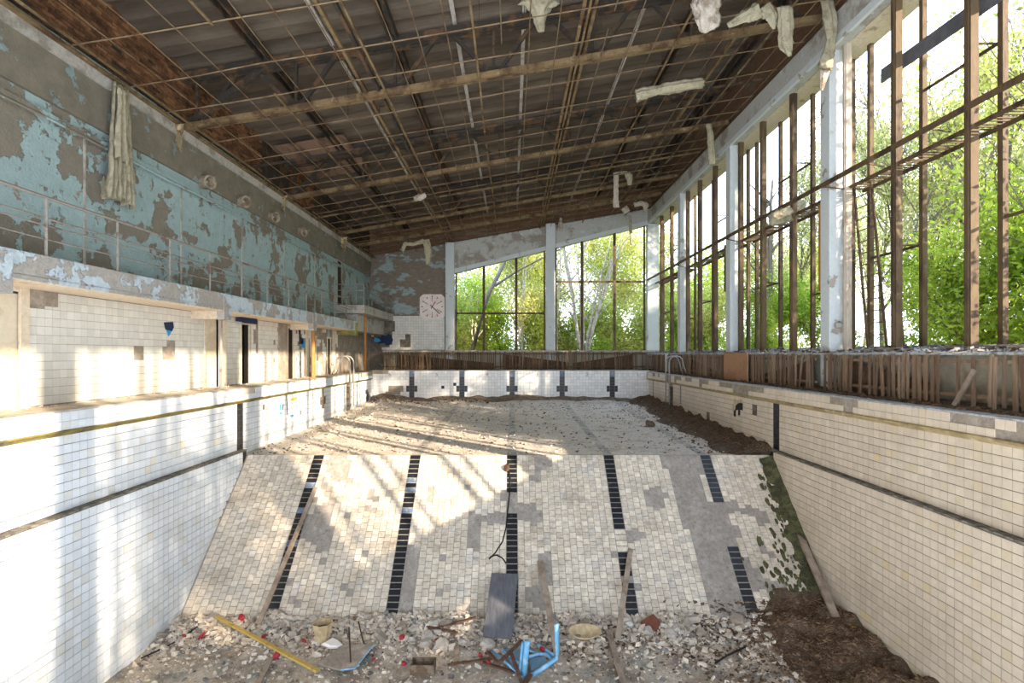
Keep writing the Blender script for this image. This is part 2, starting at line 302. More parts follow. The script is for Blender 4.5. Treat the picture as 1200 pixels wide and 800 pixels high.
# ---- pool: left and right walls
def pool_side(side):
    s = -1 if side == 'left' else 1
    X, Xd = (XL, XLd) if s < 0 else (XR, XRd)
    m = MB(); Xo = X+s*.9; ny0, ny1 = 21.95, 22.5
    for (a, b) in ((4.5, ny0), (ny1, YE+.3)): m.span(X, Xo, a, b, -2.0, -.38)
    m.span(X+s*.28, Xo, ny0, ny1, -2.0, -.38)
    m.span(Xd, Xo, 4.5, YC, -5.2, -1.60)
    wall = m.build('wall_pool_'+side, M['grout'], kind='structure')
    ny = MB(); ny.span(X+s*.27, X+s*.30, ny0, ny1, -1.8, -.38); ny.build('niche_back', M['concrete'], wall)
    # crumbling ledge
    g = MB(); n = 90
    for i in range(n):
        y0 = 4.5+(YC-4.5)*i/n; y1 = 4.5+(YC-4.5)*(i+1)/n; h = .055+.02*random.random()
        g.span(X, Xd-s*(.01+.012*random.random()), y0, y1, -1.60-.02*random.random(), -1.60+h-.05)
    g.build('ledge', M['groove'], wall)
    tm = 'tile' if s < 0 else 'tile_right'
    miss = [] if s < 0 else [(882, 889, 473, 487), (829, 832, 481, 492)]
    missE = [(1030, 520, 1, 1)] if s > 0 else [(352, 482, 2, 3), (378, 468, 3, 12), (310, 478, 3, 2)]
    R = []
    for i in range(136):
        y = 5.4+(i+.5)*T_
        if y > YE-.02: continue
        if ny0-.05 < y < ny1+.05: continue
        rows = 8 if y < YC else 10
        for j in range(rows):
            z = -.38-(j+.5)*T_; p = toPx((X, y, z))
            if inr(p, miss) or ine(p, missE): continue
            k = 0
            if 13.27 < y < 13.43: k = 1
            if s > 0 and (20.85 < y < 21.0 and j != 5): k = 2
            if s > 0 and (24.9 < y < 25.05): k = 2
            R.append((y, z, T_-G, T_-G, k))
    lay(wall, (X, 0, 0), (0, 1, 0), (0, 0, 1), (-s, 0, 0), R, [tm, 'tile_black', 'tile_blue'], nparts=150, reach=13.0)
    R = []
    for i in range(53):
        y = 5.4+(i+.5)*T_
        for j in range(21):
            z = -1.62-(j+.5)*T_
            if y > YC or z < max(rampz(y), -4.75)-.08: continue
            R.append((y, z, T_-G, T_-G, 1 if y > YC-.16 else 0))
    lay(wall, (Xd, 0, 0), (0, 1, 0), (0, 0, 1), (-s, 0, 0), R, [tm, 'tile_black'], nparts=150, reach=13.5, rest='tile_field')
    # coping: stone top, two rows of face tile, undercut gutter row
    Xf = X-s*.10
    c = MB(); Xb = XW if s < 0 else 8.75
    c.prism([(Xf, 0), (Xb, 0), (Xb, -.5), (X+s*.02, -.5), (X, -.38), (Xf, -.30)], 1, 4.5, YE+.3)
    cop = c.build('coping_'+side, M['mortar' if s > 0 else 'deck_left'], kind='structure')
    t = MB(); n = 60
    for i in range(n):
        y0 = 4.5+(YE-4.5)*i/n; y1 = y0+(YE-4.5)/n
        t.span(Xf-s*.012, Xf+s*(.30+.05*random.random()), y0, y1-.004, 0, .022+.006*random.random())
    t.build('coping_edge', M['coping' if s > 0 else 'concrete'], cop)
    R = []
    mf = [(765, 768, 436, 440), (771, 773, 436, 440), (790, 799, 438, 447), (803, 811, 441, 447), (820, 831, 444, 452), (842, 858, 447, 453.5), (860, 896, 451, 461),
          (931, 940, 459, 462.5), (973, 1012, 460, 473), (989, 1000, 470, 482), (1114, 1167, 484, 497), (1167, 1230, 499, 515)] if s > 0 else [(285, 300, 455, 462), (420, 436, 430, 440)]
    for i in range(136):
        y = 5.4+(i+.5)*T_
        if y > YE-.05 or ny0 < y < ny1: continue
        for j in range(2):
            z = -(j+.5)*T_; p = toPx((Xf, y, z))
            if not inr(p, mf): R.append((y, z, T_-G*.8, T_-G*.8, 0))
    lay(cop, (Xf, 0, 0), (0, 1, 0), (0, 0, 1), (-s, 0, 0), R, [tm], nparts=60, name='face_tile', rest='face_tiles', reach=12)
    R = [(5.4+(i+.5)*T_, 0, T_-G, .115, 0) for i in range(136) if 5.4+(i+.5)*T_ < YE-.02 and not ny0 < 5.4+(i+.5)*T_ < ny1]
    d = Vector((s*.10, 0, -.08)).normalized()
    lay(cop, Vector((Xf, 0, -.30))+d*.063, (0, 1, 0), d, (-s*.62, 0, -.78), R, ['rim' if s > 0 else 'rim_left'], nparts=50, name='gutter_tile', rest='gutter_tiles', reach=12)
    r = MB()
    for (a, b) in ((4.5, ny0), (ny1+.1, YE-.1)):
        pts = [(Xf-s*.02+.004*random.uniform(-1, 1), a+(b-a)*i/24, -.305+.006*random.uniform(-1, 1)) for i in range(25)]
        r.tube(pts, .017 if s < 0 else .030, 6)
    r.build('gutter_lip', M['rim_left'] if s < 0 else M['rim'], cop, smooth=True)
    return wall
M['mortar_dark'] = mat('dark_mottled_mortar', (.15, .125, .095), (.25, .21, .16), sc=4, lo=.45, hi=.6, var=.4, rough=.95, bump=.4)
WPL = pool_side('left'); WPR = pool_side('right')
# ---- end wall of the pool
m = MB(); m.span(-8.15, 8.75, YE, YE+.35, -2.0, .075)
we = m.build('wall_pool_end', M['mortar'], kind='structure')
t = MB(); 
for i in range(50): t.span(-7.1+i*.28, -7.1+i*.28+.275, YE-.01, YE+.34, .075, .09+.01*random.random())
t.build('coping_edge', M['concrete'], we)
R = []; cols = []
for k in range(-2, 3): cols.append((k*2.52, .25, True))
for k in range(-2, 2):
    for i in range(15): cols.append((k*2.52+.13+(i+.5)*.1507, .1507, False))
for i in range(12):
    cols.append((5.17+(i+.5)*.145, .145, False))
for i in range(13): cols.append((-5.17-(i+.5)*.1485, .1485, False))
for (x, wd, ln) in cols:
    for j in range(11):
        z = .07-(j+.5)*.15; p = toPx((x, YE, z))
        if ine(p, [(464, 456, 9, 6), (459, 461, 6, 4)]) or inr(p, [(434, 455, 430, 437)]): continue
        k = 0
        if ln: k = 2 if j < 2 else 1
        elif j in (5, 6) and abs(abs(x-round(x/2.52)*2.52)-.2) < .06 and abs(x) < 5.4: k = 1
        elif inr(p, [(516, 520, 450.5, 454), (531, 535, 447, 450.5)]): k = 3
        R.append((x, z, wd-.007, T_-.007, k))
lay(we, (0, YE, 0), (1, 0, 0), (0, 0, 1), (0, -1, 0), R, ['tile_end', 'tile_black', 'tile_blue', 'navy'], nparts=0)
for k, ch in zip(range(6), '654321'):
    cu = bpy.data.curves.new('lane_number', 'FONT'); cu.body = ch; cu.size = .24; cu.align_x = 'CENTER'; cu.extrude = .002; cu.materials.append(M['wood'])
    o = bpy.data.objects.new('lane_number', cu); COL.objects.link(o); o.parent = we
    o.location = (-6.3+k*2.52+(.15 if k == 0 else 0), YE-.016, -.19); o.rotation_euler = (math.pi/2, 0, 0)
# ---- ramp
m = MB(); m.prism([(YB-.3, -5.3), (YB-.3, rampz(YB-.3)), (YC, rampz(YC)), (YC+.3, rampz(YC)-.02), (YC+.3, -5.3)], 0, XLd, XRd)
ramp_o = m.build('floor_ramp', M['ramp_bed'], kind='structure')
Nn = Vector((0, -SL, 1)).normalized(); Vd = Vector((0, -1, -SL)).normalized(); SLEN = (YC-YB)*math.sqrt(1+SL*SL)
cols = []
for k in range(-2, 3): cols.append((k*2.52, .265, True, k))
for k in range(-2, 2):
    for i in range(15): cols.append((k*2.52+.1325+(i+.5)*.1503, .1503, False, i))
for i in range(10): cols.append((5.1725+(i+.5)*.1555, .1555, False, i))
for i in range(11): cols.append((-5.1725-(i+.5)*.157, .157, False, i))
MISS = [(396, 548, 16, 17), (380, 600, 12, 9), (372, 622, 20, 18), (378, 640, 8, 7), (437, 598, 9, 6), (440, 585, 8, 5), (585, 608, 23, 9), (620, 602, 17, 12), (636, 543, 12, 9), (630, 560, 7, 8),
        (504, 581, 3, 10), (638, 668, 10, 24), (745, 629, 12, 7), (732, 634, 10, 8), (768, 583, 13, 12), (856, 592, 12, 7), (880, 598, 9, 5), (624, 695, 9, 8), (634, 705, 9, 9), (516, 693, 4, 4),
        (590, 560, 1, 1), (713, 575, 4, 6), (560, 556, 3, 5), (402, 688, 3, 2), (344, 705, 6, 8), (800, 560, 8, 18), (743, 688, 7, 8)]
MPOLY = [[(775, 534), (820, 534), (827, 588), (848, 588), (862, 640), (885, 722), (832, 722), (822, 676), (812, 640), (795, 600)], [(478, 640), (493, 640), (478, 725), (462, 725)],
         [(548, 600), (562, 600), (560, 645), (546, 640)], [(590, 577), (606, 577), (606, 601), (590, 601)]]
def inpoly(p, q):
    c = False; j = len(q)-1
    for i in range(len(q)):
        if (q[i][1] > p[1]) != (q[j][1] > p[1]) and p[0] < (q[j][0]-q[i][0])*(p[1]-q[i][1])/(q[j][1]-q[i][1]+1e-9)+q[i][0]: c = not c
        j = i
    return c
R = []
for (x, wd, ln, ki) in cols:
    h = .15 if not ln else .135; n = int(SLEN/h)+2; st = (.5*h if ki % 2 else 0)+random.choice((0, 0, .02, .04)) if not ln else 0
    for j in range(n):
        v0 = max(0, j*h-st); v1 = min(SLEN+.12, (j+1)*h-st)
        if v1-v0 < .03: continue
        v = (v0+v1)/2; c = Vector((0, YC, rampz(YC)))+Vd*v; p = toPx((x, c.y, c.z))
        k = 0
        if ln:
            k = 1
            if ki == 2 and 587 < p[1] < 637: continue
            if ki == 1 and 621 < p[1] < 645: k = 0
            if ki == 1 and 675 < p[1] < 682: k = 0
            if ki in (-2, -1) and random.random() < .12: k = 2
            if ki == 0 and 577 < p[1] < 601: continue
            if ki == 1 and 677 < p[1] < 684: continue
        else:
            if ine(p, MISS) or any(inpoly(p, q) for q in MPOLY): continue
            if random.random() < .006: continue
            if p[0] > 850 and p[1] > 600 and mnoise.noise(Vector((x*2, v*2, 4))) > .28: continue
        R.append((x, v, wd-(.010 if not ln else .02), v1-v0-(.010 if not ln else .026), k))
lay(ramp_o, (0, YC, rampz(YC)), (1, 0, 0), Vd, Nn, R, ['tile_ramp', 'tile_black', 'tile_blue'], proud=.014, nparts=300, jit=.012)
# ---- floors
def hfield(name, x0, x1, y0, y1, nx, ny, fn, mat_, **kw):
    xs = np.linspace(x0, x1, nx+1); ys = np.linspace(y0, y1, ny+1); V = [(x, y, fn(x, y)) for y in ys for x in xs]
    Fq = [(j*(nx+1)+i, j*(nx+1)+i+1, (j+1)*(nx+1)+i+1, (j+1)*(nx+1)+i) for j in range(ny) for i in range(nx)]
    me = rawmesh(name, V, Fq, mat_); me.polygons.foreach_set('use_smooth', [True]*len(Fq)); return link(name, me, **kw)
def nz(x, y, s, o=0): return mnoise.noise(Vector((x*s, y*s, o)))
def shz(x, y):
    b = -1.74+(y-YC)*.31/(YE-YC)*.8
    e = .10*max(0, (y-16)/9)+.16*max(0, 1-(YE-y)/1.4)
    r = .02*max(0, min(1, (y-14.2)/2))
    return b+e*(.7+.6*nz(x, y, .6))+r*nz(x, y, 2.5, 2)+.012*nz(x, y, 6, 5)*min(1, (y-YC)/2+.1)-.008
def deepz(x, y):
    z = -4.72+.05*nz(x, y, 1.2)+.03*nz(x, y, 4, 3)
    z += .20*max(0, 1-(YB-y)/1.3)*(.8+.5*nz(x, y, 1.3, 8))
    return z
m = MB(); m.span(XLd, XRd, 4.5, YB, -5.3, -4.9); flo = m.build('floor', M['mortar'], kind='structure')
hfield('floor_dust', XLd, XRd, 4.5, YB+.25, 130, 60, deepz, M['deepfloor'], parent=flo)
fs = hfield('floor_shallow', XL, XR, YC, YE, 110, 90, shz, M['shallow'], kind='structure')
R = []
for (x, wd, ln, ki) in cols:
    for j in range(22):
        y = YC+(j+.5)*.155; 
        if nz(x, y, 1.3, 9) > .38-(y-YC)*.14 and not ln: continue
        if ln and (y > YC+.9): continue
        R.append((x, y-YC, wd-.01, .145, 1 if (ln and y < YC+.01) else 0))
lay(fs, (0, YC, -1.757), (1, 0, 0), (0, 1, .012), (0, 0, 1), R, ['tile_ramp', 'tile_black'], proud=.012, nparts=0, jit=.008)
# dark worn lane stripes on the shallow floor
for k in range(-1, 3):
    g = MB(); n = 40; y0, y1 = YC+.05, 24.5
    vs = []; 
    for i in range(n+1):
        y = y0+(y1-y0)*i/n
        for dx in (-.12, .12): vs.append((k*2.52+dx, y, shz(k*2.52+dx, y)+.006))
    g.add(vs, [(2*i, 2*i+1, 2*i+3, 2*i+2) for i in range(n)]); g.build('lane_stripe', M['stripe'] if 'stripe' in M else M.setdefault('stripe', mat('worn_lane_stripe', (.36, .34, .31), (.58, .51, .42), sc=2.2, lo=.42, hi=.6, var=.3, rough=.9)), fs)
# decks
m = MB(); m.span(XW, 8.75, YE+.3, YF+.3, -.5, -.01); m.build('floor_far_deck', M['deckdirt'], kind='structure')
# ---- LEFT WALL: gallery storey with door openings, then peeling upper wall
openings = [(7.0, 8.50, 1.93, 'cream'), (13.62, 14.2, 1.86, 'creamdeep'), (15.4, 15.82, 1.80, 'dark'), (18.6, 19.0, 1.85, 'dark'), (20.9, 21.2, 1.6, 'dark'), (22.6, 22.9, 1.6, 'dark')]
m = MB(); y = 3.0
for (a, b, zt, k) in openings:
    m.span(XW, XW-.12, y, a, -.2, 2.1); m.span(XW, XW-.12, a, b, zt, 2.1); y = b
m.span(XW, XW-.12, y, YF+.3, -.2, 2.1)
m.span(XW, XW-.35, -8, YF+.3, 2.1, 6.62)
m.span(XW, XW-.35, -8, 3.0, -.2, 2.1)
wl = m.build('wall_left', M['bluewall'], kind='structure')
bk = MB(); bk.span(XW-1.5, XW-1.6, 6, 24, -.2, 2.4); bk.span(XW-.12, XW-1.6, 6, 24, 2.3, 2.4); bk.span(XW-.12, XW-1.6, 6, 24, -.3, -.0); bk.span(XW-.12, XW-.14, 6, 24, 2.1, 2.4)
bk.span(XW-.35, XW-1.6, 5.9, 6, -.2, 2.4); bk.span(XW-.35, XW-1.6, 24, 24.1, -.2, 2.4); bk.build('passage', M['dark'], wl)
def nz0(a, b): return mnoise.noise(Vector((a, b, 11)))
R = []
missL = [(32, 50, 330, 365), (32, 56, 325, 352), (26, 33, 360, 480), (155, 166, 406, 422), (193, 206, 396, 416), (326, 336, 382, 398), (356, 362, 395, 440), (395, 418, 386, 438)]
for i in range(112):
    y = 8.62+(i+.5)*T_
    if y > 25.3 or any(a-.05 < y < b+.12 for a, b, zt, k in openings): continue
    for j in range(13):
        z = .02+(j+.5)*.1515; p = toPx((XW, y, z))
        if inr(p, missL) or ine(p, [(197, 412, 8, 10), (300, 395, 2, 20), (352, 400, 3, 12), (385, 400, 4, 20)]): continue
        if y > 16 and random.random() < .08*(y-16)/4: continue
        if y > 21 and nz0(y*1.5, z*2.5) > -.05: continue
        R.append((y, z, T_-.007, .1515-.007, 0))
lay(wl, (XW, 0, 0), (0, 1, 0), (0, 0, 1), (1, 0, 0), R, ['tile_gallery'], nparts=180, reach=12)
gm = MB(); y = 8.55
for (a, b, zt, k) in openings[1:]: gm.span(XW+.001, XW+.006, y, a, 0, 2.0); y = b
gm.span(XW+.001, XW+.006, y, 29.2, 0, 2.0); gm.build('tile_bed', M['mortar'], wl)
br = MB(); br.span(XW+.0, XW+.04, 8.5, 9.15, 1.74, 2.0); br.build('bare_patch', M['mortar'], wl)
dr = MB(); dr.span(XW-.03, XW-.07, 7.0, 8.49, 0, 1.9); dr.build('door_panel', M['cream'], wl)
dr = MB(); dr.span(XW-.05, XW-.09, 13.62, 14.2, 0, 1.86); dr.build('door_panel', M['cream'], wl)
fr = MB()
for (a, b, zt, k) in openings:
    for yy in (a-.04, b+.04): fr.span(XW-.1, XW+.03, yy-.04, yy+.04, 0, zt)
    fr.span(XW-.1, XW+.035, a-.1, b+.12, zt, zt+.07)
fr.build('door_frame', M['soffit'], wl)
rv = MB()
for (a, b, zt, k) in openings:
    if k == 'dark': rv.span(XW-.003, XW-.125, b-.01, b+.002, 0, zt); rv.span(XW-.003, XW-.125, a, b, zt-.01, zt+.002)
rv.build('door_shade_lining', M['dark'], wl)  # near-black lining puts the doorway shade into the colour
for (a, b) in ((8.45, 8.60), (14.22, 14.55), (17.8, 18.5), (20.2, 20.4), (23.2, 23.5)):
    q = MB(); q.span(XW+.0, XW+.05, a, b, 0, 2.0); q.build('pilaster', M['mortar'] if 17 < a < 18 else M['soffit'], wl)
# far part of the gallery: dark missing-tile texture
# upper wall: concrete frieze, ledge, conduit
fz = MB(); fz.span(XW, XW+.07, -8, YF, 5.32, 6.18); fz.build('frieze', M['plaster'], wl)
fz = MB(); fz.span(XW, XW+.12, -8, YF, 6.18, 6.40); fz.build('ledge', M['concrete'], wl)
fz = MB(); fz.beam((XW+.12, -8, 6.42), (XW+.12, YF, 6.42), .18, .05); fz.build('steel_angle', M['rust'], wl)
fz = MB(); fz.span(XW, XW+.09, -8, YF, 5.02, 5.10); fz.tube([(XW+.11, yy, 4.98+.01*math.sin(yy*3)) for yy in range(2, 30)], .025, 5); fz.build('cable_ledge', M['bluewall'], wl)
fz = MB()
for yy in (6.9, 9.75, 12.6, 15.45, 18.3, 21.15, 24.0, 26.8): fz.span(XW, XW+.025, yy-.02, yy+.02, 2.4, 5.0)
fz.build('wall_joint', M['concrete'], wl)
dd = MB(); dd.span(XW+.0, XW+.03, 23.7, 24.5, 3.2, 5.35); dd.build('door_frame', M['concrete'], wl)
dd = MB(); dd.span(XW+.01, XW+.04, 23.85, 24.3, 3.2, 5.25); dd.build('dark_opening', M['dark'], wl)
# brick infill above the left wall
R = []
for j in range(19):
    for i in range(62):
        y = 5.2+(i+.5)*.26+(.13 if j % 2 else 0); z = 6.66+(j+.5)*.078
        if (5 < y < 16.6 or 18.8 < y < 21) and random.random() > .04: R.append((y, z, .238, .062, 0))
bb = MB(); bb.span(XW, XW-.3, -8, YF, 6.6, 8.2); bo = bb.build('wall_left_brickwork', M['steel'], kind='structure')
lay(bo, (XW, 0, 0), (0, 1, 0), (0, 0, 1), (1, 0, 0), R, ['brick'], proud=.03, nparts=300, name='brick', jit=.03, rest='brick_field')
# ---- gallery balcony
bz = MB(); bz.span(XW, -7.3, -6, 24.2, 2.02, 2.10); bz.span(-7.38, -7.3, -6, 24.2, 2.08, 2.44); bz.span(XW, -7.38, -6, 24.2, 2.1, 2.40)
bal = bz.build('floor_gallery', M['balcony'], kind='structure')
b2 = MB(); b2.span(XW+.01, -7.31, -6, 24.2, 2.0, 2.025); b2.build('underside', M['soffit'], bal)
for yb in (7.3, 13.1, 18.9, 24.0):
    q = MB(); q.span(XW, -7.33, yb-.12, yb+.12, 1.80, 2.03); q.build('cross_beam', M['soffit'] if yb < 23 else M['balcony_end'], bal)
    q = MB(); q.span(-7.46, -7.27, yb-.16, yb+.16, 1.78, 2.38); q.build('beam_end', M['balcony'] if yb < 23 else M['balcony_end'], bal)
# raised landing
q = MB(); q.span(XW, -6.80, 23.6, YF, 2.80, 3.18); q.span(XW, -7.3, 24.2, YF, 2.0, 2.8); q.build('floor_landing', M['concrete'], kind='structure')
def post(lbl, mt, x, y, r, z1):
    q = MB(); q.tube([(x, y, .0), (x, y, z1)], r, 8); q.span(x-.08, x+.08, y-.08, y+.08, 0, .05)
    q.build('support_post', M[mt], label=lbl, cat='post')
post('thin grey pipe post under the gallery beam beside the cream door recess', 'railpaint', -7.42, 13.05, .035, 1.80)
post('orange rusted post under the gallery, midway along it', 'orange', -7.42, 19.1, .07, 1.80)
post('orange rusted post under the end of the gallery beside the far pool corner', 'orange', -7.25, 25.3, .06, 2.82)
# gallery railing
ra = thing('gallery_railing', 'grey steel railing along the edge of the upper left gallery', 'railing', (-7.35, 8, 2.44))
for yy in [5.2, 6.64]+[8.08+1.46*i for i in range(11)]:
    q = MB(); q.tube([(-7.35, yy, 2.40), (-7.35, yy, 3.38)], .022, 6); q.build('post', M['railpaint'], ra)
for zz, rr in ((3.38, .026), (3.05, .014), (2.94, .012), (2.72, .012)):
    q = MB(); q.tube([(-7.35, -2+i*1.0, zz+.008*math.sin(i*1.7)) for i in range(26)]+[(-7.35, 23.5, zz), (-7.3, 24.3, zz+.75)], rr, 6); q.build('rail', M['railpaint'], ra)
ra = thing('landing_railing', 'grey railing round the raised landing in the far left corner', 'railing', (-6.84, 23.7, 3.18))
for (xx, yy) in ((-6.84, 23.65), (-6.84, 25.0), (-6.84, 26.4), (-6.84, 27.8), (-6.84, 29.1), (-7.5, 23.65)):
    q = MB(); q.tube([(xx, yy, 3.15), (xx, yy, 4.13)], .022, 6); q.build('post', M['railpaint'], ra)
for zz in (4.13, 3.85, 3.55):
    q = MB(); q.tube([(-8.1, 23.65, zz), (-6.84, 23.65, zz), (-6.84, 29.2, zz)], .02, 6); q.build('rail', M['railpaint'], ra)
# ---- FAR WALL
def zhb(x): return 5.54+.25*(x+3.25)
CA, CB = (-3.76, -3.27), (1.92, 2.44)
m = MB()
m.prism([(XW-.35, -.1), (-3.4, -.1), (-3.4, zg(-3.4)), (XW-.35, zg(XW))], 1, YF, YF+.35)
m.prism([(-3.4, -.1), (8.6, -.1), (8.6, 1.12), (-3.4, 1.12)], 1, YF, YF+.35)
wf = m.build('wall_far', M['farwall'], kind='structure')
hb = MB(); hb.prism([(-3.4, zhb(-3.4)), (8.5, zhb(8.5)), (8.5, zg(8.5)), (-3.4, zg(-3.4))], 1, YF-.12, YF+.35); hb.build('header_beam', M['header'], wf)
hb = MB(); hb.prism([(-3.4, zhb(-3.4)-.02), (8.5, zhb(8.5)-.02), (8.5, zhb(8.5)+.22), (-3.4, zhb(-3.4)+.22)], 1, YF-.17, YF-.1); hb.build('header_lip', M['bluewhite'], wf)
for (a, b, zt) in ((CA[0], CA[1], zg(-3.7)), (CB[0], CB[1], zg(2.0)+.1), (7.65, 8.3, zg(7.7)-.9)):
    q = MB(); q.span(a, b, YF-.42, YF-.02, 0, zt); q.build('column', M['bluewhite'], wf, bevel=.02)
    q = MB(); q.span(a-.004, b+.004, YF-.425, YF-.01, 1.0, 1.12); q.build('yellow_band', M['gold'], wf) if b < 7 else None
q = MB(); q.prism([(XW-.3, zg(XW)), (8.7, zg(8.7)), (8.7, zg(8.7)+1.5), (XW-.3, zg(XW)+1.5)], 1, YF+.1, YF+.35); q.build('brick_infill', M['brickmat'], wf)
q = MB(); q.span(-7.2, 8.2, YF-.75, YF, 1.02, 1.12); q.build('sill', M['concrete'], wf)
q = MB(); q.span(XW, -3.76, YF-.006, YF, 1.1, 3.12); q.build('tile_bed', M['mortar_dark'], wf)
R = []
for i in range(int(4.3/.15)):
    for j in range(13):
        x = -8.05+(i+.5)*.15; z = 1.15+(j+.5)*.15; p = toPx((x, YF, z))
        if x > -3.8: continue
        if ine(p, [(450, 383, 12, 16), (478, 399, 4, 7), (473, 402, 5, 4), (445, 400, 16, 9)]): continue
        R.append((x, z, .144, .144, 0))
lay(wf, (0, YF, 0), (1, 0, 0), (0, 0, 1), (0, -1, 0), R, ['tile_gallery'], nparts=0)
q = MB(); q.prism([(-7.85, 1.62), (-7.8, 1.9), (-7.5, 1.88), (-7.45, 2.0), (-7.2, 1.95), (-7.1, 2.08), (-6.9, 2.0), (-6.8, 1.7), (-6.95, 1.45), (-7.2, 1.4), (-7.3, 1.55), (-7.6, 1.5)], 1, YF-.02, YF+.01); q.build('paint_patch', M['navy'], wf)
q = MB(); q.prism([(-7.9, 1.65), (-7.85, 1.88), (-7.6, 1.8), (-7.5, 1.66), (-7.7, 1.58)], 1, YF-.03, YF-.02); q.build('paint_patch', M['sky_blue'], wf)
def window_frame(n): return thing('window_%d' % n, None, None, kind='structure')
def fx(px_): return (px_-600)/600*29.2
W = window_frame(1)
for pxs, W_, tz in (((534.5, 567, 605, 638), 1, 367), ((651.5, 682, 720, 755), 2, 330)):
    W = window_frame(W_) if W_ > 1 else W
    for i, a in enumerate(pxs):
        x = fx(a); wd = .14 if i in (1, 2) else .09; q = MB(); q.span(x-wd/2, x+wd/2, 29.14, 29.26, 1.1, zhb(x)+.05); q.build('mullion', M['mullion'], W)
    zt = H-(tz-415)/600*29.2
    for a, b in zip(pxs[:-1], pxs[1:]):
        q = MB(); q.span(fx(a), fx(b), 29.17, 29.24, zt-.05, zt+.05); q.build('transom', M['mullion'], W)
# ---- RIGHT WALL
YN = [29.3, 23.6, 18.2, 12.5, 6.85, 1.2, -4.5, -10.0]      # near faces of the columns
XI, XO = 8.05, 8.6
m = MB(); m.span(7.95, 8.75, -10, YF+.3, -.1, .96); wr = m.build('wall_right', M['ochrewall'], kind='structure')
q = MB(); q.prism([(7.50, .93), (8.72, 1.08), (8.72, .9), (7.50, .89)], 1, -10, YF); q.build('sill', M['coping'], wr)
zl, zh = 8.33, 9.08
q = MB(); q.span(7.74, 8.05, -10, YF+.2, zl, zh); q.build('head_beam', M['header'], wr, bevel=.03)
q = MB(); q.span(7.72, 7.80, -10, YF+.2, zl-.02, zl+.16); q.build('head_beam_lip', M['bluewhite'], wr)
q = MB(); q.span(8.05, 8.70, -10, YF+.2, zl+.0, zl+.35); q.build('soffit', M['soffit'], wr)
q = MB(); q.span(8.02, 8.70, -10, YF+.2, zl+.35, 11.3); q.build('brick_infill', M['brickmat'], wr)
for i, y in enumerate(YN[1:]):
    q = MB(); q.span(XWR, 8.21, y, y+.38, -.05, zl+.02); q.build('column', M['bluewhite'], wr, bevel=.02)
    q = MB(); q.span(XWR-.004, XWR+.15, y-.004, y+.3, .90, .98); q.build('yellow_band', M['gold'], wr)
for i in range(len(YN)-1):
    yn, yf = YN[i+1]+.38, YN[i]; W = window_frame(3+i)
    ys = [yn+.06, yn+(yf-yn)*.33, yn+(yf-yn)*.66, yf-.22]
    far = i < 3
    for k, yy in enumerate(ys):
        wd = .10 if k in (0, 3) else .13
        q = MB(); q.span(XI-.07, XI+.07, yy-wd/2, yy+wd/2, .98, zl+.05); q.span(XI-.1, XI-.06, yy-wd*.3, yy+wd*.3, 1.0, zl)
        q.build('mullion', M['mullion_pale'] if (i == 3 and k == 3) else M['mullion'], W)
        q = MB(); q.span(XO-.05, XO+.05, yy-.05, yy+.05, 1.05, zl+.05); q.build('outer_mullion', M['mullion'], W)
    for (k, zz) in ((0, 2.6+.7*(i % 2)), (1, 6.4), (2, 3.2)):
        q = MB(); q.tube([(XI, ys[k]+.1, zz), (XO, ys[k]+.1, zz)], .022, 5); q.span(XO-.02, XO+.02, ys[k], ys[k+1], zz-.025, zz+.025); q.build('transom', M['mullion'], W)
    # maintenance walkway of cross bars between the two frames
    q = MB(); q.beam((XI+.05, yn, 4.9), (XI+.05, yf, 4.9), .05, .07); q.beam((XO-.03, yn, 4.88), (XO-.03, yf, 4.88), .05, .07); q.build('walkway_rail', M['mullion'], W)
    if i <= 4:
        me = None; n = 46
        for k in range(n):
            yy = yn+(yf-yn)*(k+.5)/n
            if me is None:
                q = MB(); q.box((0, 0, 0), (XO-XI, .03, .02)); me = q.build('walkway_bar', M['mullion'], W); me.location = ((XI+XO)/2, yy, 4.9); me = me.data
            else:
                o = bpy.data.objects.new('walkway_bar', me); COL.objects.link(o); o.parent = W; o.location = ((XI+XO)/2, yy, 4.9+random.uniform(-.01, .01)); o.rotation_euler = (0, 0, random.uniform(-.03, .03))
for i, y in enumerate(YN[1:5]):   # pipe brackets on the columns
    pass
q = MB(); q.beam((7.66, -8, 5.03), (7.66, 29.0, 5.10), .05, .10)
for y in YN[1:5]: q.beam((7.66, y+.15, 5.04), (7.95, y+.15, 5.04), .04, .04); q.beam((7.66, y+.05, 5.0), (7.95, y-.25, 4.85), .03, .03)
for y in (9.4, 11.1, 15.2, 17.1, 20, 22): q.beam((7.66, y, 5.04), (XI, y, 4.98), .025, .025)
q.build('long_window_rail', M['mullion'], label='long rusty steel rail crossing the right window columns high up', cat='rail')
# far corner tile/bluish post
q = MB(); q.span(7.40, 7.55, 24.6, 24.75, 0, .95); q.build('concrete_stub', M['bluewhite'], label='pale blue upright stub standing between the slatted screens in the far right corner', cat='post')
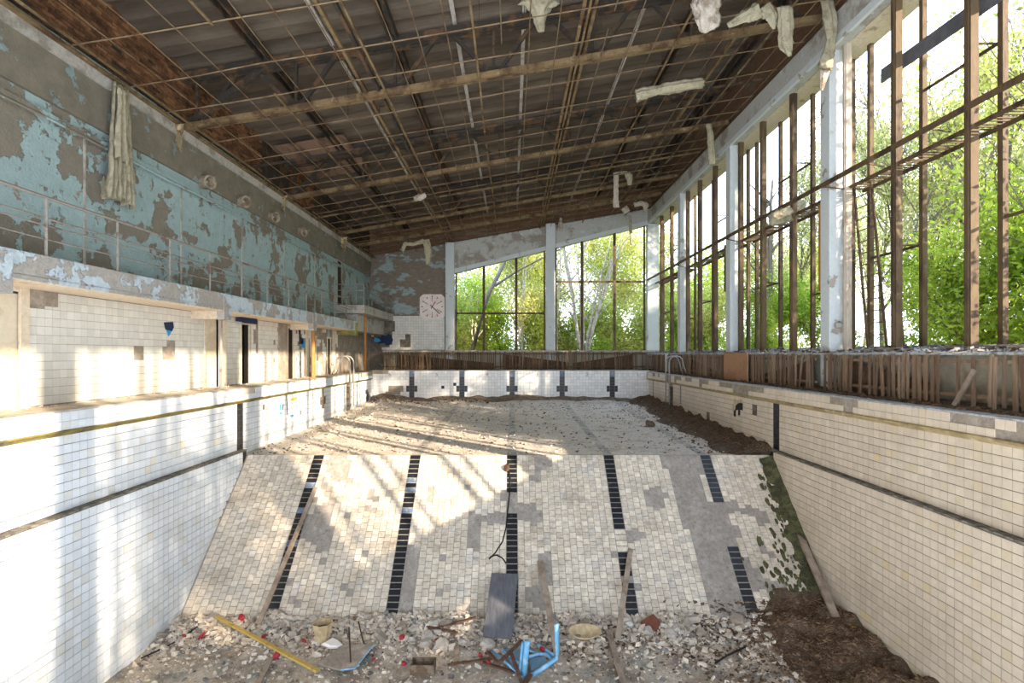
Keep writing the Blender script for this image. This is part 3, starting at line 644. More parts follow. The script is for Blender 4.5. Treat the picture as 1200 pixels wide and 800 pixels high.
# ---- SLATTED SCREENS
def screen(lbl, p0, p1, z0, z1, sp, skips=(), dens=1.0, group=None):
    p0 = Vector(p0); p1 = Vector(p1); L = (p1-p0).length; d = (p1-p0)/L
    sc = thing('slatted_screen', lbl, 'screen', p0, group)
    q = MB()
    for zz in (z0+.18, z1-.12): q.beam(p0+Vector((0, 0, zz))+Vector((-d.y, d.x, 0))*-.05, p1+Vector((0, 0, zz))+Vector((-d.y, d.x, 0))*-.05, .03, .06)
    q.build('rail', M['slat'], sc)
    q = MB(); q.box((0, 0, 0), (.045, .03, z1-z0)); me = q.build('slat', M['slat'], sc, bevel=0); first = me; me = me.data; n = int(L/sp); k = 0
    for i in range(n):
        s = (i+.5)*sp+random.uniform(-.3, .3)*sp
        if random.random() > dens or any(a < s < b for a, b in skips): continue
        o = first if k == 0 else bpy.data.objects.new('slat', me)
        if k: COL.objects.link(o); o.parent = sc
        k += 1; o.location = d*s+Vector((0, 0, (z0+z1)/2+random.uniform(-.02, .02)))
        tilt = random.gauss(0, .02) if random.random() > .04 else random.gauss(0, .12)
        o.rotation_euler = (0, tilt, math.atan2(d.y, d.x))
        w_ = random.uniform(.8, 1.6); o.scale = (w_, 1, random.uniform(.92, 1.02))
    return sc
screen('brown slatted radiator screen under the nearest right window', (7.45, 5.5, 0), (7.45, 12.3, 0), .04, .90, .135, dens=.86)
screen('brown slatted radiator screen between the second and the nearest right column', (7.45, 12.6, 0), (7.45, 16.1, 0), .04, .90, .13, dens=.92)
screen('brown slatted radiator screen running from the orange panel to the far right corner', (7.45, 18.0, 0), (7.45, 28.4, 0), .04, .90, .14, dens=.9)
screen('long brown slatted radiator screen under the clock and far windows', (-7.2, 28.5, 0), (7.4, 28.5, 0), .04, 1.04, .125, dens=.86, skips=((12.4, 12.9),))
q = MB(); q.span(7.40, 7.46, 16.15, 17.9, .02, .94); q.build('board_panel', M['panel'], label='flat orange-brown board panel set between slatted screens on the right', cat='panel')
# broken boards behind the screens
for (lb, a, b, sag) in (('dark broken sloping board behind the slats left of the far windows', -6.4, -1.0, .5), ('dark broken sloping board behind the slats under the first far window', -.5, 3.2, .45), ('dark sloping board rising behind the slats under the right end of the far windows', 6.8, 3.4, .5)):
    q = MB(); q.prism([(a, .9), (b, .9-sag), (b, .05), (a, .05)], 1, 28.8, 28.83); q.build('loose_board', M['hardboard'], label=lb, cat='board')
bw = MB(); bw.span(-7.3, 7.7, 29.0, 29.04, 0, 1.02); bw.build('radiator_backing', M['ochrewall'], wf)
for (y0, y1, z0, z1, lb) in ((13.2, 16.0, .75, .25, 'sloping brown board behind the slats beside the orange-brown panel'), (12.0, 9.3, .78, .35, 'dark sagging board behind the slats under the nearest window'), (22.5, 19, .75, .2, 'sloping board behind the farther right slats')):
    q = MB(); q.prism([(y0, z0), (y1, z1), (y1, .02), (y0, .02)], 0, 7.72, 7.74); q.build('loose_board', M['hardboard'], label=lb, cat='board')
q = MB(); q.beam((7.42, 8.21, .66), (7.36, 8.53, .04), .03, .07); q.build('loose_plank', M['wood'], label='split plank leaning against the nearest right slatted screen', cat='plank')
# ================================================================== ROOF
def zr(x): return zg(x)+1.42
ceil = thing('ceiling', None, None, kind='structure')
def roof_panel_mesh(wx, ly):
    V = []; F_ = []; n = 60
    for i in range(n+1):
        y = ly*i/n; f = (y/.95) % 1; dz = .10*(0 if f < .45 else (math.sin((f-.45)/.55*math.pi)**.6))
        for x in (0.01, wx-.01): V.append((x, y, .172*x+dz))
    for i in range(n): F_.append((2*i, 2*i+2, 2*i+3, 2*i+1))
    N0 = len(V)
    for i in range(n+1):
        for k in (0, 1): a = V[2*i+k]; V.append((a[0], a[1], a[2]+.12))
    for i in range(n): F_.append((N0+2*i, N0+2*i+1, N0+2*i+3, N0+2*i+2)); F_ += [(2*i, 2*i+1, N0+2*i+1, N0+2*i)] if i == 0 else []
    for i in range(n): F_.append((2*i, N0+2*i, N0+2*i+2, 2*i+2)); F_.append((2*i+1, 2*i+3, N0+2*i+3, N0+2*i+1))
    return rawmesh('roof_panel', V, F_, M['roof'])
YT = [-10.1, -4.4, 1.3, 6.95, 12.65, 18.35, 23.75, 29.4]
XJ = [-8.45, -6.0, -4.4, -2.9, -1.4, .3, 1.96, 3.4, 4.84, 6.4, 8.6]
for a, b in zip(XJ[:-1], XJ[1:]):
    me = roof_panel_mesh(b-a, 5.7); 
    for i in range(len(YT)-1):
        o = bpy.data.objects.new('roof_panel', me); COL.objects.link(o); o.parent = ceil; o.location = (a, YT[i], zr(a)+random.uniform(-.02, .03))
        o.scale = (1, (YT[i+1]-YT[i])/5.7, 1)
cap = MB(); cap.prism([(-8.5, zr(-8.5)+.35), (8.9, zr(8.9)+.35), (8.9, zr(8.9)+.45), (-8.5, zr(-8.5)+.45)], 1, -10.1, YF+.4); cap.build('roof_covering', M['steel'], ceil)
bp = MB(); bp.prism([(-8.1, zr(-8.1)-.02), (-6.2, zr(-6.2)-.02), (-6.2, zr(-6.2)+.0), (-8.1, zr(-8.1)+.0)], 1, 3.5, 8.2)
bp.prism([(-7.9, zr(-7.9)-.12), (-5.6, zr(-5.6)-.12), (-5.6, zr(-5.6)-.1), (-7.9, zr(-7.9)-.1)], 1, 17.0, 20.2); bp.build('pink_board', M['roofpale'], ceil)
for xj in (-6.0, -2.9, 1.96, 4.84, 7.3):
    q = MB()
    for dx in (-.09, .09): q.beam((xj+dx, -4, zr(xj)-.12), (xj+dx, YF, zr(xj)-.12), .05, .2)
    q.build('roof_purlin', M['steel'], label={-6.0: 'dark double purlin under the roof nearest the left wall', -2.9: 'dark double purlin under the roof left of the middle', 1.96: 'dark double purlin under the roof right of the middle', 4.84: 'dark double purlin under the right half of the roof', 7.3: 'dark double purlin under the roof along the right windows'}[xj], cat='purlin', group='roof purlins')
for xj in (-4.4, -1.4, .3, 3.4):
    q = MB(); q.beam((xj, -4, zr(xj)-.02), (xj, YF, zr(xj)-.02), .10, .05); q.build('joint_strip', M['concrete'], ceil)
# trusses
LBL = {1.3: 'steel roof truss behind the viewer', 6.95: 'steel roof truss almost overhead', 12.65: 'nearest rusty steel roof truss in view, above the ramp', 18.35: 'second rusty steel roof truss, above the middle of the pool', 23.75: 'third rusty steel roof truss, nearest the far windows'}
for yt in (6.95, 12.65, 18.35, 23.75):
    t = thing('roof_truss', LBL[yt], 'truss', (0, yt, zg(0)), 'roof trusses')
    x0, x1 = -8.1, 7.7
    q = MB(); q.beam((x0, yt-.10, zg(x0)), (x1, yt-.10, zg(x1)), .10, .13); q.beam((x0, yt+.10, zg(x0)+.03), (x1, yt+.10, zg(x1)+.03), .08, .10); q.build('bottom_chord', M['rust'], t)
    q = MB()
    for dy in (-.09, .09): q.beam((x0, yt+dy, zr(x0)-.20), (x1, yt+dy, zr(x1)-.20), .12, .20)
    q.build('top_chord', M['steel'], t)
    xb = [-.45+2.44*k for k in range(-3, 4)]
    for k, xx in enumerate(xb):
        q = MB(); q.beam((xx, yt, zg(xx)), (xx, yt, zr(xx)-.1), .07, .07, up=(0, 1, 0)); q.build('upright', M['steel'], t)
        for s in (-1, 1):
            xt = xx+s*1.0
            if not x0 < xt < x1: continue
            q = MB(); q.beam((xx+s*.1, yt, zg(xx)+.08), (xt, yt, zr(xt)-.25), .09, .09, up=(0, 1, 0)); q.build('diagonal', M['steel'], t)
        q = MB(); q.prism([(xx-.45, zg(xx)-.02), (xx+.45, zg(xx)+.1), (xx+.35, zg(xx)+.26), (xx-.35, zg(xx)+.2)], 1, yt-.02, yt+.02); q.build('gusset', M['steel'], t)
        xt = xx+1.22
        if xt < x1: q = MB(); q.prism([(xt-.45, zr(xt)-.42), (xt+.45, zr(xt)-.28), (xt+.4, zr(xt)-.1), (xt-.4, zr(xt)-.2)], 1, yt-.02, yt+.02); q.build('gusset', M['steel'], t)
    q = MB(); q.beam((-8.1, yt, zg(-8.1)), (-6.0, yt, zr(-6.0)-.2), .16, .16, up=(0, 1, 0)); q.build('end_brace', M['steel'], t)
# intermediate rusty beams in the grid plane
for (yy, lb) in ((15.4, 'thin rusty cross beam hanging between the first and second trusses'), (21.0, 'thin rusty cross beam hanging between the second and third trusses'), (26.4, 'brown cross beam hanging nearest the far wall')):
    q = MB(); q.beam((-8.05, yy, zg(-8.05)+.02), (7.7, yy, zg(7.7)+.02), .05 if yy < 25 else .12, .06 if yy < 25 else .16); q.build('cross_beam', M['rust'] if yy != 15.4 else M['steel'], label=lb, cat='beam')
# hanging grid of rods
grid = thing('ceiling_grid', 'rusty suspended grid of thin steel rods hanging under the roof', 'ceiling grid', (0, 12, 7.8))
x = -7.75; k = 0
while x < 7.6:
    thick = (k % 4 == 0); r = .027 if thick else .012; y = 3.0; q = MB()
    breaks = [] if random.random() < .45 else [random.uniform(9, 27)]
    segs = []; cur = y
    for bky in breaks: segs.append((cur, bky)); cur = bky+random.uniform(.5, 2.5)
    if cur < 28: segs.append((cur, 29.0))
    for (a, b) in segs:
        q = MB(); n = max(2, int((b-a)/1.4)); z0 = zg(x)-.08
        pts = [(x+.015*random.uniform(-1, 1), a+(b-a)*i/n, z0+.02*random.uniform(-1, 1)-(.12*random.random() if i in (0, n) and len(segs) > 1 and i*a > 0 and a > 3.1 else 0)) for i in range(n+1)]
        if thick: 
            for p, p2 in zip(pts[:-1], pts[1:]): q.beam(p, p2, .045, .03)
        else: q.tube(pts, r, 4)
        q.build('grid_rod', M['rod'] if not thick else M['rust'], grid)
    k += 1; x += .585+random.uniform(-.05, .05)
for yy in (7.9, 9.2, 10.6, 11.75, 13.45, 14.8, 16.3, 17.3, 19.4, 20.3, 21.8, 22.7, 24.7, 25.5, 27.3, 28.3):
    q = MB(); pts = [(xx, yy+.02*random.uniform(-1, 1), zg(xx)-.05+.015*random.uniform(-1, 1)) for xx in np.linspace(-8.05, 7.65, 12)]; q.tube(pts, .016, 4); q.build('cross_rod', M['rod'], grid)
for xx in (-3.55, -3.25, 1.5, 1.75, 5.6):
    q = MB(); q.beam((xx, 3, zg(xx)+.06), (xx, 28.8, zg(xx)+.06), .07, .09); q.build('runner', M['rust'] if xx != -3.25 else M['steel'], grid)
for i in range(46):   # hanger wires up to the deck
    xx = random.uniform(-7, 7); yy = random.uniform(8, 28); q = MB(); q.tube([(xx, yy, zg(xx)-.05), (xx, yy, zr(xx))], .008, 3); q.build('hanger', M['steel'], grid)
# torn insulation and rags
def rag(lb, pts, widths, mt='rag', cat='insulation', name='torn_insulation', thick=.35, seed=0, ruff=.35):
    pts = [Vector(p) for p in pts]; n = 34; V = []; ring = 24
    L = []; 
    for i in range(n+1):
        t = i/n*(len(pts)-1); a = min(int(t), len(pts)-2); f = t-a; L.append((pts[a].lerp(pts[a+1], f), widths[a]*(1-f)+widths[a+1]*f))
    for i, (p, w_) in enumerate(L):
        d = (L[min(i+1, n)][0]-L[max(i-1, 0)][0]).normalized(); d, s, u = up_frame(d, (0, 1, 0) if abs(d.y) < .9 else (0, 0, 1))
        for k in range(ring):
            t = 2*math.pi*k/ring; q = s*math.cos(t)*w_/2+u*math.sin(t)*w_/2*thick
            m_ = 1+ruff*.9*mnoise.noise(Vector((math.cos(t)*2.5+seed, math.sin(t)*2.5, i*.22)))+ruff*.8*(math.sin(t*6+seed)+.5*mnoise.noise(Vector((t*3, i*.7, seed))))
            V.append(p+q*m_+Vector((0, 0, .04*w_*mnoise.noise(Vector((t, i*.5, seed))))))
    Fq = [(i*ring+k, i*ring+(k+1) % ring, (i+1)*ring+(k+1) % ring, (i+1)*ring+k) for i in range(n) for k in range(ring)]
    q = MB(); q.add(V, Fq+[tuple(range(ring)), tuple(n*ring+k for k in range(ring))]); q.build(name, M[mt], smooth=True, label=lb, cat=cat)
def G_(px, py):   # on the hanging grid plane
    a = (px-600)/600; k = (py-415)/600; Y = (7.77-H)/(-k-.172*a); return P(px, py, Y)
def sheet(nm, lb, X, yt, yb, z1, z0, folds, amp, mt='rag', cat='curtain', nu=40, nv=24, seed=0, parent_=None):
    V = []
    for j in range(nv+1):
        v = j/nv; a = yt[0]*(1-v)+yb[0]*v; b = yt[1]*(1-v)+yb[1]*v
        for i in range(nu+1):
            u = i/nu; e = (.05*mnoise.noise(Vector((v*6, seed, 0))) if i in (0, nu) else 0)
            V.append((X+amp*(.5+.5*math.sin(u*folds*6.283+.8*mnoise.noise(Vector((v*2, u*3, seed)))))*(.5+.6*v)+.03*mnoise.noise(Vector((u*9, v*9, seed))), a+(b-a)*u+e, z1+(z0-z1)*v+v*.14*mnoise.noise(Vector((u*7, seed, 2)))))
    q = MB(); n = nu+1; q.add(V, [(j*n+i, j*n+i+1, (j+1)*n+i+1, (j+1)*n+i) for j in range(nv) for i in range(nu)])
    o = q.build(nm, M[mt], smooth=True, label=lb, cat=cat); md = o.modifiers.new('solid', 'SOLIDIFY'); md.thickness = .012; return o
sheet('hanging_curtain', 'long pleated curtain of dirty cloth hanging on the upper left wall', -8.00, (10.22, 10.62), (9.98, 10.72), 6.36, 3.98, 6, .16, seed=3)
sheet('curtain_scrap', 'loose torn fold of cloth hanging in front of the long curtain', -7.84, (10.15, 10.38), (10.02, 10.42), 6.2, 4.75, 2, .12, seed=6)
rag('crumpled lower flap of dirty cloth beside the hanging curtain', [P(116, 200, 10.3), P(116, 218, 10.2), P(118, 234, 10.2)], [.2, .34, .3], name='curtain_flap', cat='curtain', thick=.4, seed=5)
Yr = 11.0
rag('pale shaggy clump of insulation hanging at the top of the ceiling above the pool centre', [P(631, -12, Yr), P(632, 4, Yr), P(632, 16, Yr), P(634, 37, Yr)], [.62, .66, .3, .12], seed=1, thick=.6)
rag('pale torn cloth dangling from the grid right of the shaggy clump', [P(829, -10, 10.6), P(828, 8, 10.6), P(828, 25, 10.6), P(824, 38, 10.6)], [.5, .48, .42, .12], mt='ragpink', seed=2)
rag('ragged strip of insulation lying across the grid near the right roof edge', [P(853, 30, 11), P(872, 20, 11), P(890, 12, 11)], [.1, .22, .3], seed=7)
rag('short pointed rag hanging beside the green-tinged strip near the right roof edge', [P(895, 8, 11), P(903, 18, 11), P(907, 34, 11)], [.3, .26, .05], seed=8)
rag('long green-tinged rag hanging nearest the right roof edge', [P(920, 8, 11), P(921, 35, 11), P(921, 52, 11), P(926, 66, 11)], [.26, .28, .26, .06], seed=9)
rag('horizontal roll of insulation lying on the grid left of the right head beam', [P(745, 112, 13.5), P(760, 108, 13.5), P(785, 103, 13.5), P(824, 97, 13.5)], [.28, .22, .24, .22], seed=11, thick=.8)
rag('long pale cloth draped over the head beam beside the nearest right column', [P(969, 2, 12.1), P(973, 25, 12.0), P(974, 48, 12.0), P(967, 80, 12.0)], [.26, .30, .20, .30], mt='rag', seed=12, thick=.5)
rag('torn pale tail of cloth hanging below the draped cloth at the nearest column', [P(968, 76, 12.1), P(965, 92, 12.1), P(963, 106, 12.1)], [.22, .16, .05], mt='ragpink', seed=13)
rag('thin white strip hanging down in front of the far header beam', [P(722, 202, 22), P(722, 220, 22), P(722, 243, 22)], [.18, .17, .2], mt='ragpink', seed=14)
rag('bow of cloth looped over the grid beside the thin white strip', [P(722, 203, 22), P(733, 202, 22), P(737, 206, 22), P(738, 217, 22)], [.1, .12, .28, .12], seed=15)
rag('pale crumpled rag hanging at the right end of the far header beam', [P(731, 243, 26), P(735, 249, 26)], [.3, .28], mt='ragpink', seed=16)
rag('pale rag bent over a rod in the far right ceiling corner', [P(743, 240, 26), P(751, 238, 26), P(757, 240, 26), P(755, 248, 26)], [.2, .22, .24, .1], mt='ragpink', seed=17)
rag('narrow rag hanging down in front of the second far window', [P(738, 252, 27), P(739, 268, 27), P(740, 287, 27)], [.1, .16, .1], mt='rag', seed=18)
rag('pale cloth drooping between rods above the clock', [P(471, 294, 24), P(475, 285, 24), P(485, 286, 24), P(497, 282, 24)], [.16, .16, .14, .2], seed=19)
rag('wide end of cloth hanging down above the clock', [P(499, 281, 24), P(502, 295, 24), P(501, 310, 24)], [.26, .3, .12], seed=20)
rag('small pale scrap caught in the grid left of the ceiling middle', [P(485, 233, 19), P(492, 231, 19), P(499, 228, 19)], [.12, .2, .14], mt='ragpink', seed=21)
rag('vertical strip of cloth hanging on the second right column', [P(831, 145, 17.7), P(833, 165, 17.7), P(834, 193, 17.7)], [.16, .2, .22], mt='rag', seed=22)
rag('small pale rag hanging on the far header beside the middle column', [P(657, 255, 28.6), P(657, 262, 28.6), P(656, 270, 28.6)], [.1, .22, .28], mt='ragpink', seed=23, thick=.5)
rag('dirty lump of cloth slumped on the walkway in the second right window', [P(905, 258, 14.2), P(918, 252, 14.6), P(932, 244, 14.9), P(942, 238, 15.1)], [.3, .45, .4, .2], seed=24, thick=.7)
M['lampring'] = mat('tan_lamp_ring', (.36, .29, .21), (.24, .18, .12), sc=6, var=.3, rough=.8)
# cone loudspeakers and ring lamps on the upper left wall
def cone(lb, px, py, Y, s):
    p = P(px, py, Y); q = MB(); q.add([p+Vector((.0, -.25*s, .42*s)), p+Vector((.30*s, -.1*s, .5*s)), p+Vector((0, .25*s, -.28*s)), p+Vector((.22*s, -.30*s, -.32*s)), p+Vector((-.1, 0, 0))],
        [(0, 1, 3, 2), (0, 1, 4), (1, 3, 4), (3, 2, 4), (2, 0, 4)]); q.build('metal_hood', M['yelrust'], label=lb, cat='hood')
M['yelrust'] = mat('rusty_yellow_metal', (.48, .40, .24), (.24, .11, .05), sc=9, lo=.5, hi=.6, var=.2, rough=.7)
cone('rusty pale yellow triangular metal hood on the frieze right of the curtain', 207, 165, 12.35, .75)
cone('small yellowish triangular hood on the frieze beyond the round lamps', 331, 241, 18.0, .7)
cone('greyish triangular hood on the frieze in the far left corner', 402, 288, 23.6, .8)
for (px_, py_, r, lb) in ((240, 213, .185, 'round ring lamp on the left frieze, nearest of the row'), (283, 236, .18, 'round ring lamp on the left frieze, second of the row'), (318, 254, .18, 'round ring lamp on the left frieze, third of the row'), (352, 271, .18, 'round ring lamp on the left frieze, fourth of the row')):
    Y = 8.05*600/(600-px_); c = P(px_, py_, Y); c.x = XW+.07
    t = thing('wall_lamp', lb, 'lamp', c, 'ring lamps on the left frieze'); n = 20; V = []; Fq = []
    dirn = Vector((1, -.35, -.15)).normalized(); d, a, b = up_frame(dirn, (0, 0, 1)); prof = [(r, 0), (r, .24), (r*.72, .24), (r*.66, .20), (r*.62, .05)]
    for (rr, hh) in prof:
        for k in range(n): th = 2*math.pi*k/n; V.append(c+d*hh+a*math.cos(th)*rr+b*math.sin(th)*rr)
    for i in range(len(prof)-1):
        for k in range(n): Fq.append((i*n+k, i*n+(k+1) % n, (i+1)*n+(k+1) % n, (i+1)*n+k))
    q = MB(); q.add(V, Fq); q.build('ring', M['lampring'], t)
    q = MB(); q.tube([c+d*.04, c+d*.06], r*.64, 16); q.build('reflector', M['plaster'], t)
    q = MB(); q.tube([c+d*.06, c+d*.12], r*.18, 8); q.build('socket', M['ragpink'], t)
# ---- clock
cy = YF-.12; cc = P(506.5, 359.3, cy)
t = thing('wall_clock', 'octagonal cream wall clock with red marks on the far wall', 'clock', cc)
def oct_(r, c_): return [(cc.x+u*r, cc.z+v*r) for u, v in ((-1, -c_), (-c_, -1), (c_, -1), (1, -c_), (1, c_), (c_, 1), (-c_, 1), (-1, c_))]
q = MB(); q.prism(oct_(.71, .74), 1, cy, cy+.12); q.build('clock_body', M['clockface'], t)
q = MB(); q.prism(oct_(.66, .74), 1, cy-.01, cy); q.build('clock_face', M['clockface'], t)
def mk(ang, r0, r1, w_, mt, nm, dy=.02):
    s = math.sin(math.radians(ang)); c_ = math.cos(math.radians(ang)); q = MB()
    q.beam((cc.x+s*r0, cy-dy, cc.z+c_*r0), (cc.x+s*r1, cy-dy, cc.z+c_*r1), w_, .01, up=(0, 1, 0)); q.build(nm, M[mt], t)
for k in range(12):
    mk(k*30, .52, .63, .05, 'red', 'hour_mark')
    if k in (0, 2, 4, 6, 8, 10): mk(k*30, .30, .36, .04, 'red', 'dot_mark'); mk(k*30, .39, .49, .04, 'greyboard', 'grey_mark')
mk(34, -.12, .34, .05, 'red', 'hour_hand', .035); mk(133, -.14, .60, .045, 'black', 'minute_hand', .045)
# ---- pool ladders
def ladder(lb, X, s, y0):
    t = thing('pool_ladder', lb, 'ladder', (X, y0, 0))
    for yy in (y0, y0+.5):
        pts = [(X-s*.06, yy, -1.35), (X-s*.06, yy, .55)]+[(X-s*.06+s*.30*(1-math.cos(a))/1.0, yy, .55+.28*math.sin(a)) for a in (.5, 1.0, 1.57, 2.1, 2.6)]+[(X+s*.60, yy, .3), (X+s*.72, yy, .02)]
        q = MB(); q.tube(pts, .028, 7); q.build('handrail', M['metal'], t, smooth=True)
    for z in (-.35, -.65, -.95, -1.25):
        q = MB(); q.span(X-s*.04-.03, X-s*.04+.03, y0, y0+.5, z-.015, z+.015); q.build('rung', M['metal'], t)
ladder('rusty pool ladder at the far left side of the pool', -7.0, -1, 21.95)
ladder('pale pool ladder at the far right side of the pool', 6.8, 1, 21.95)
# ---- leaning ladder, fallen beam, rod between the right window frames
t = thing('leaning_ladder', 'rusty narrow steel ladder leaning inside the nearest right window', 'ladder', (8.3, 11.6, 1.06))
LA, LB, TA, TB = Vector((8.3, 11.94, 1.07)), Vector((8.3, 11.34, 1.07)), Vector((8.3, 12.42, 4.95)), Vector((8.3, 11.84, 4.95))
for a, b in ((LA, TA), (LB, TB)): q = MB(); q.beam(a, b, .035, .05); q.build('stile', M['mullion'], t)
for k in range(1, 14):
    f = k/14; q = MB(); q.tube([LA.lerp(TA, f), LB.lerp(TB, f)], .014, 5); q.build('rung', M['mullion'], t)
q = MB(); q.tube([(8.35, 11.35, 4.2), (8.35, 10.9, 1.07)], .015, 5); q.build('steel_rod', M['mullion'], label='thin rusty rod leaning right of the narrow ladder in the window', cat='rod')
q = MB(); q.beam((8.45, 11.7, 7.25), (8.45, 7.0, 7.1), .05, .30, up=(0, 0, 1)); q.build('loose_beam', M['greyboard'], label='dark grey fallen beam lying across the mullions at the top right', cat='beam')
for (y, z0, z1, lb) in ((12.9, 2.5, 4.4, 'rusty downpipe on the far side of the nearest right column'), (18.7, 3.2, 4.6, 'rusty downpipe on the far side of the second right column')):
    q = MB(); q.span(7.80, 7.95, y+.02, y+.14, z0, z1+.3); q.build('pipe_box', M['orange'] if y < 15 else M['mullion'], label=lb, cat='pipe')
q = MB(); q.beam((7.80, 12.36, .98+.62), (8.12, 12.36, .98+.62), .05, .10); q.build('bracket', M['metal'], label='short steel bracket low on the nearest right column', cat='bracket')
# ---- painted marks on the walls
def decal(name, lb, X, s, polys, cat='painted mark'):
    t = thing(name, lb, cat, (X, 15, -1))
    for mt, pts in polys:
        V = []
        for px_, py_ in pts: Y = abs(X)*600/abs(px_-600); V.append((Y, H-(py_-415)/600*Y))
        q = MB(); q.prism(V, 0, X-s*.014, X-s*.019); q.build('paint_patch', M[mt], t)
decal('black_graffiti', 'black painted animal shape with legs on the right pool wall', XR, 1, [('black', [(862.5, 479), (862.8, 475), (866, 472), (868, 472), (868.3, 468), (869, 468), (869, 472), (871, 472.5), (871, 481), (868, 480), (868, 486.5), (865.5, 486.5), (865.7, 480), (863, 480.5), (862.8, 488), (860.5, 487.5), (860.3, 482)]), ('beige', [(861, 467.7), (871.5, 469.5), (871.5, 472), (868, 471.5), (863, 474), (861.5, 481), (859, 482), (859.2, 474)])])
decal('blue_graffiti', 'small blue and yellow graffiti doodle on the left pool wall', XL, -1, [('sky_blue', [(327, 473.5), (329, 473), (329, 480), (327, 480)]), ('blue', [(330, 473.5), (332, 473), (331.5, 480), (330, 480)]), ('sky_blue', [(327, 482), (331.5, 484), (327.5, 486.5)]), ('sky_blue', [(336, 477), (338.7, 479.5), (336, 480)]), ('sky_blue', [(340, 486), (344.5, 485.5), (343, 487.8), (339, 488)]),
      ('gold', [(339.5, 468.5), (346, 464.5), (346, 469), (340, 469.5)]), ('greyboard', [(334.8, 463), (335.8, 463), (336.5, 475), (337, 487), (335.8, 486), (335.3, 476)]), ('wood', [(346, 464.5), (347, 464.5), (347.5, 480), (346.8, 480)])])
decal('grey_graffiti', 'small grey painted figure low on the far left pool wall', XL, -1, [('greyboard', [(428, 457), (430.5, 456.5), (432, 462), (431.5, 470), (429.5, 472), (428, 466), (429.5, 462), (427.3, 461)]), ('red', [(428.5, 472), (431, 472), (430.5, 474), (429, 474)])])
def galmark(lb, polys): decal('blue_paint_splash', lb, XW+.004, -1, polys)
galmark('dark and bright blue paint splash on the gallery tiles left of the cream recess', [('navy', [(191, 377.5), (202, 377), (203, 383), (201, 388), (197, 387), (193, 386)]), ('sky_blue', [(194, 386), (201, 386), (198.5, 392), (196.5, 394)])])
galmark('dark blue splash on the gallery tiles beside the narrow dark doorway', [('navy', [(349, 386), (352, 387), (352, 395), (355, 397), (355, 403), (350, 403), (350, 392)]), ('sky_blue', [(353, 398), (357, 399), (357, 408), (353, 407)])])
q = MB(); q.span(XW+.03, XW+.20, 15.05, 15.95, 1.87, 2.0); q.span(XW+.2, XW+.215, 15.1, 15.95, 1.83, 2.0); q.build('sign_box', M['navy'], label='dark blue sign box above the dark gallery doorway', cat='sign')
# ================================================================== OUTSIDE
m = MB(); m.span(8.76, 90, -60, 90, -1.0, -.35); m.span(-60, 8.76, YF+.4, 90, -1.0, -.35); m.build('ground', M['ground'], kind='structure')
def tree_proto(seed, h, r0, spread, nleaf, lsize, lmat, bmat, leafz=.35, levels=3, forks=4, lean=0, clump=.55, low=0):
    rnd = random.Random(seed); g = np.random.default_rng(seed); bm_ = MB(); tips = []
    def grow(p, d, L, r, lv):
        n = 5; pts = [p]; rr = [r]; q = p.copy(); dd = d.copy()
        for i in range(n):
            dd = (dd+Vector((rnd.gauss(0, .12), rnd.gauss(0, .12), .05))).normalized(); q = q+dd*L/n; pts.append(q.copy()); rr.append(r*(1-.75*(i+1)/n)+.010)
        bm_.tube(pts, rr, 5 if lv < 2 else 3, cap=False)
        if lv >= 1:
            for i in range(2, n+1): tips.append((pts[i], L*.35))
        if lv < levels:
            for k in range(forks+(3 if lv == 0 else 0)):
                i = rnd.randint(2 if lv == 0 else 1, n); a = rnd.uniform(0, 6.283); s = spread*rnd.uniform(.6, 1.2)
                nd = (dd+Vector((math.cos(a)*s, math.sin(a)*s, rnd.uniform(-.1, .35)))).normalized()
                grow(pts[i], nd, L*rnd.uniform(.42, .62), rr[i]*.62, lv+1)
    grow(Vector((0, 0, 0)), Vector((lean, 0, 1)).normalized(), h*.62, r0, 0)
    q = bm_; tr = (q, bmat)
    tips = [t for t in tips if t[0].z > h*leafz*.3]
    if low:
        for i in range(int(len(tips)*.5)):
            a = rnd.uniform(0, 6.283); r_ = rnd.uniform(0, 1.5); tips.append((Vector((math.cos(a)*r_, math.sin(a)*r_, rnd.uniform(.6, 2.6))), .3))
    ti = g.integers(0, len(tips), nleaf); C = np.array([tips[i][0] for i in ti])+g.normal(0, clump, (nleaf, 3))*np.array([1, 1, .7])
    A = g.normal(size=(nleaf, 3)); A /= np.linalg.norm(A, axis=1)[:, None]; B = g.normal(size=(nleaf, 3)); B = np.cross(A, B); B /= np.linalg.norm(B, axis=1)[:, None]
    s = lsize*g.uniform(.6, 1.3, nleaf)[:, None]
    V = np.stack([C-A*s, C+B*s*.45, C+A*s, C-B*s*.45], 1).reshape(-1, 3); Fq = np.arange(nleaf*4).reshape(-1, 4); T = np.repeat(g.random(nleaf), 4)
    me = rawmesh('foliage', V, Fq, M[lmat], T)
    tm = bpy.data.meshes.new('trunk'); tm.from_pydata(q.v, [], q.f); tm.materials.append(M[bmat]); tm.polygons.foreach_set('use_smooth', [True]*len(q.f)); tm.update()
    return tm, me
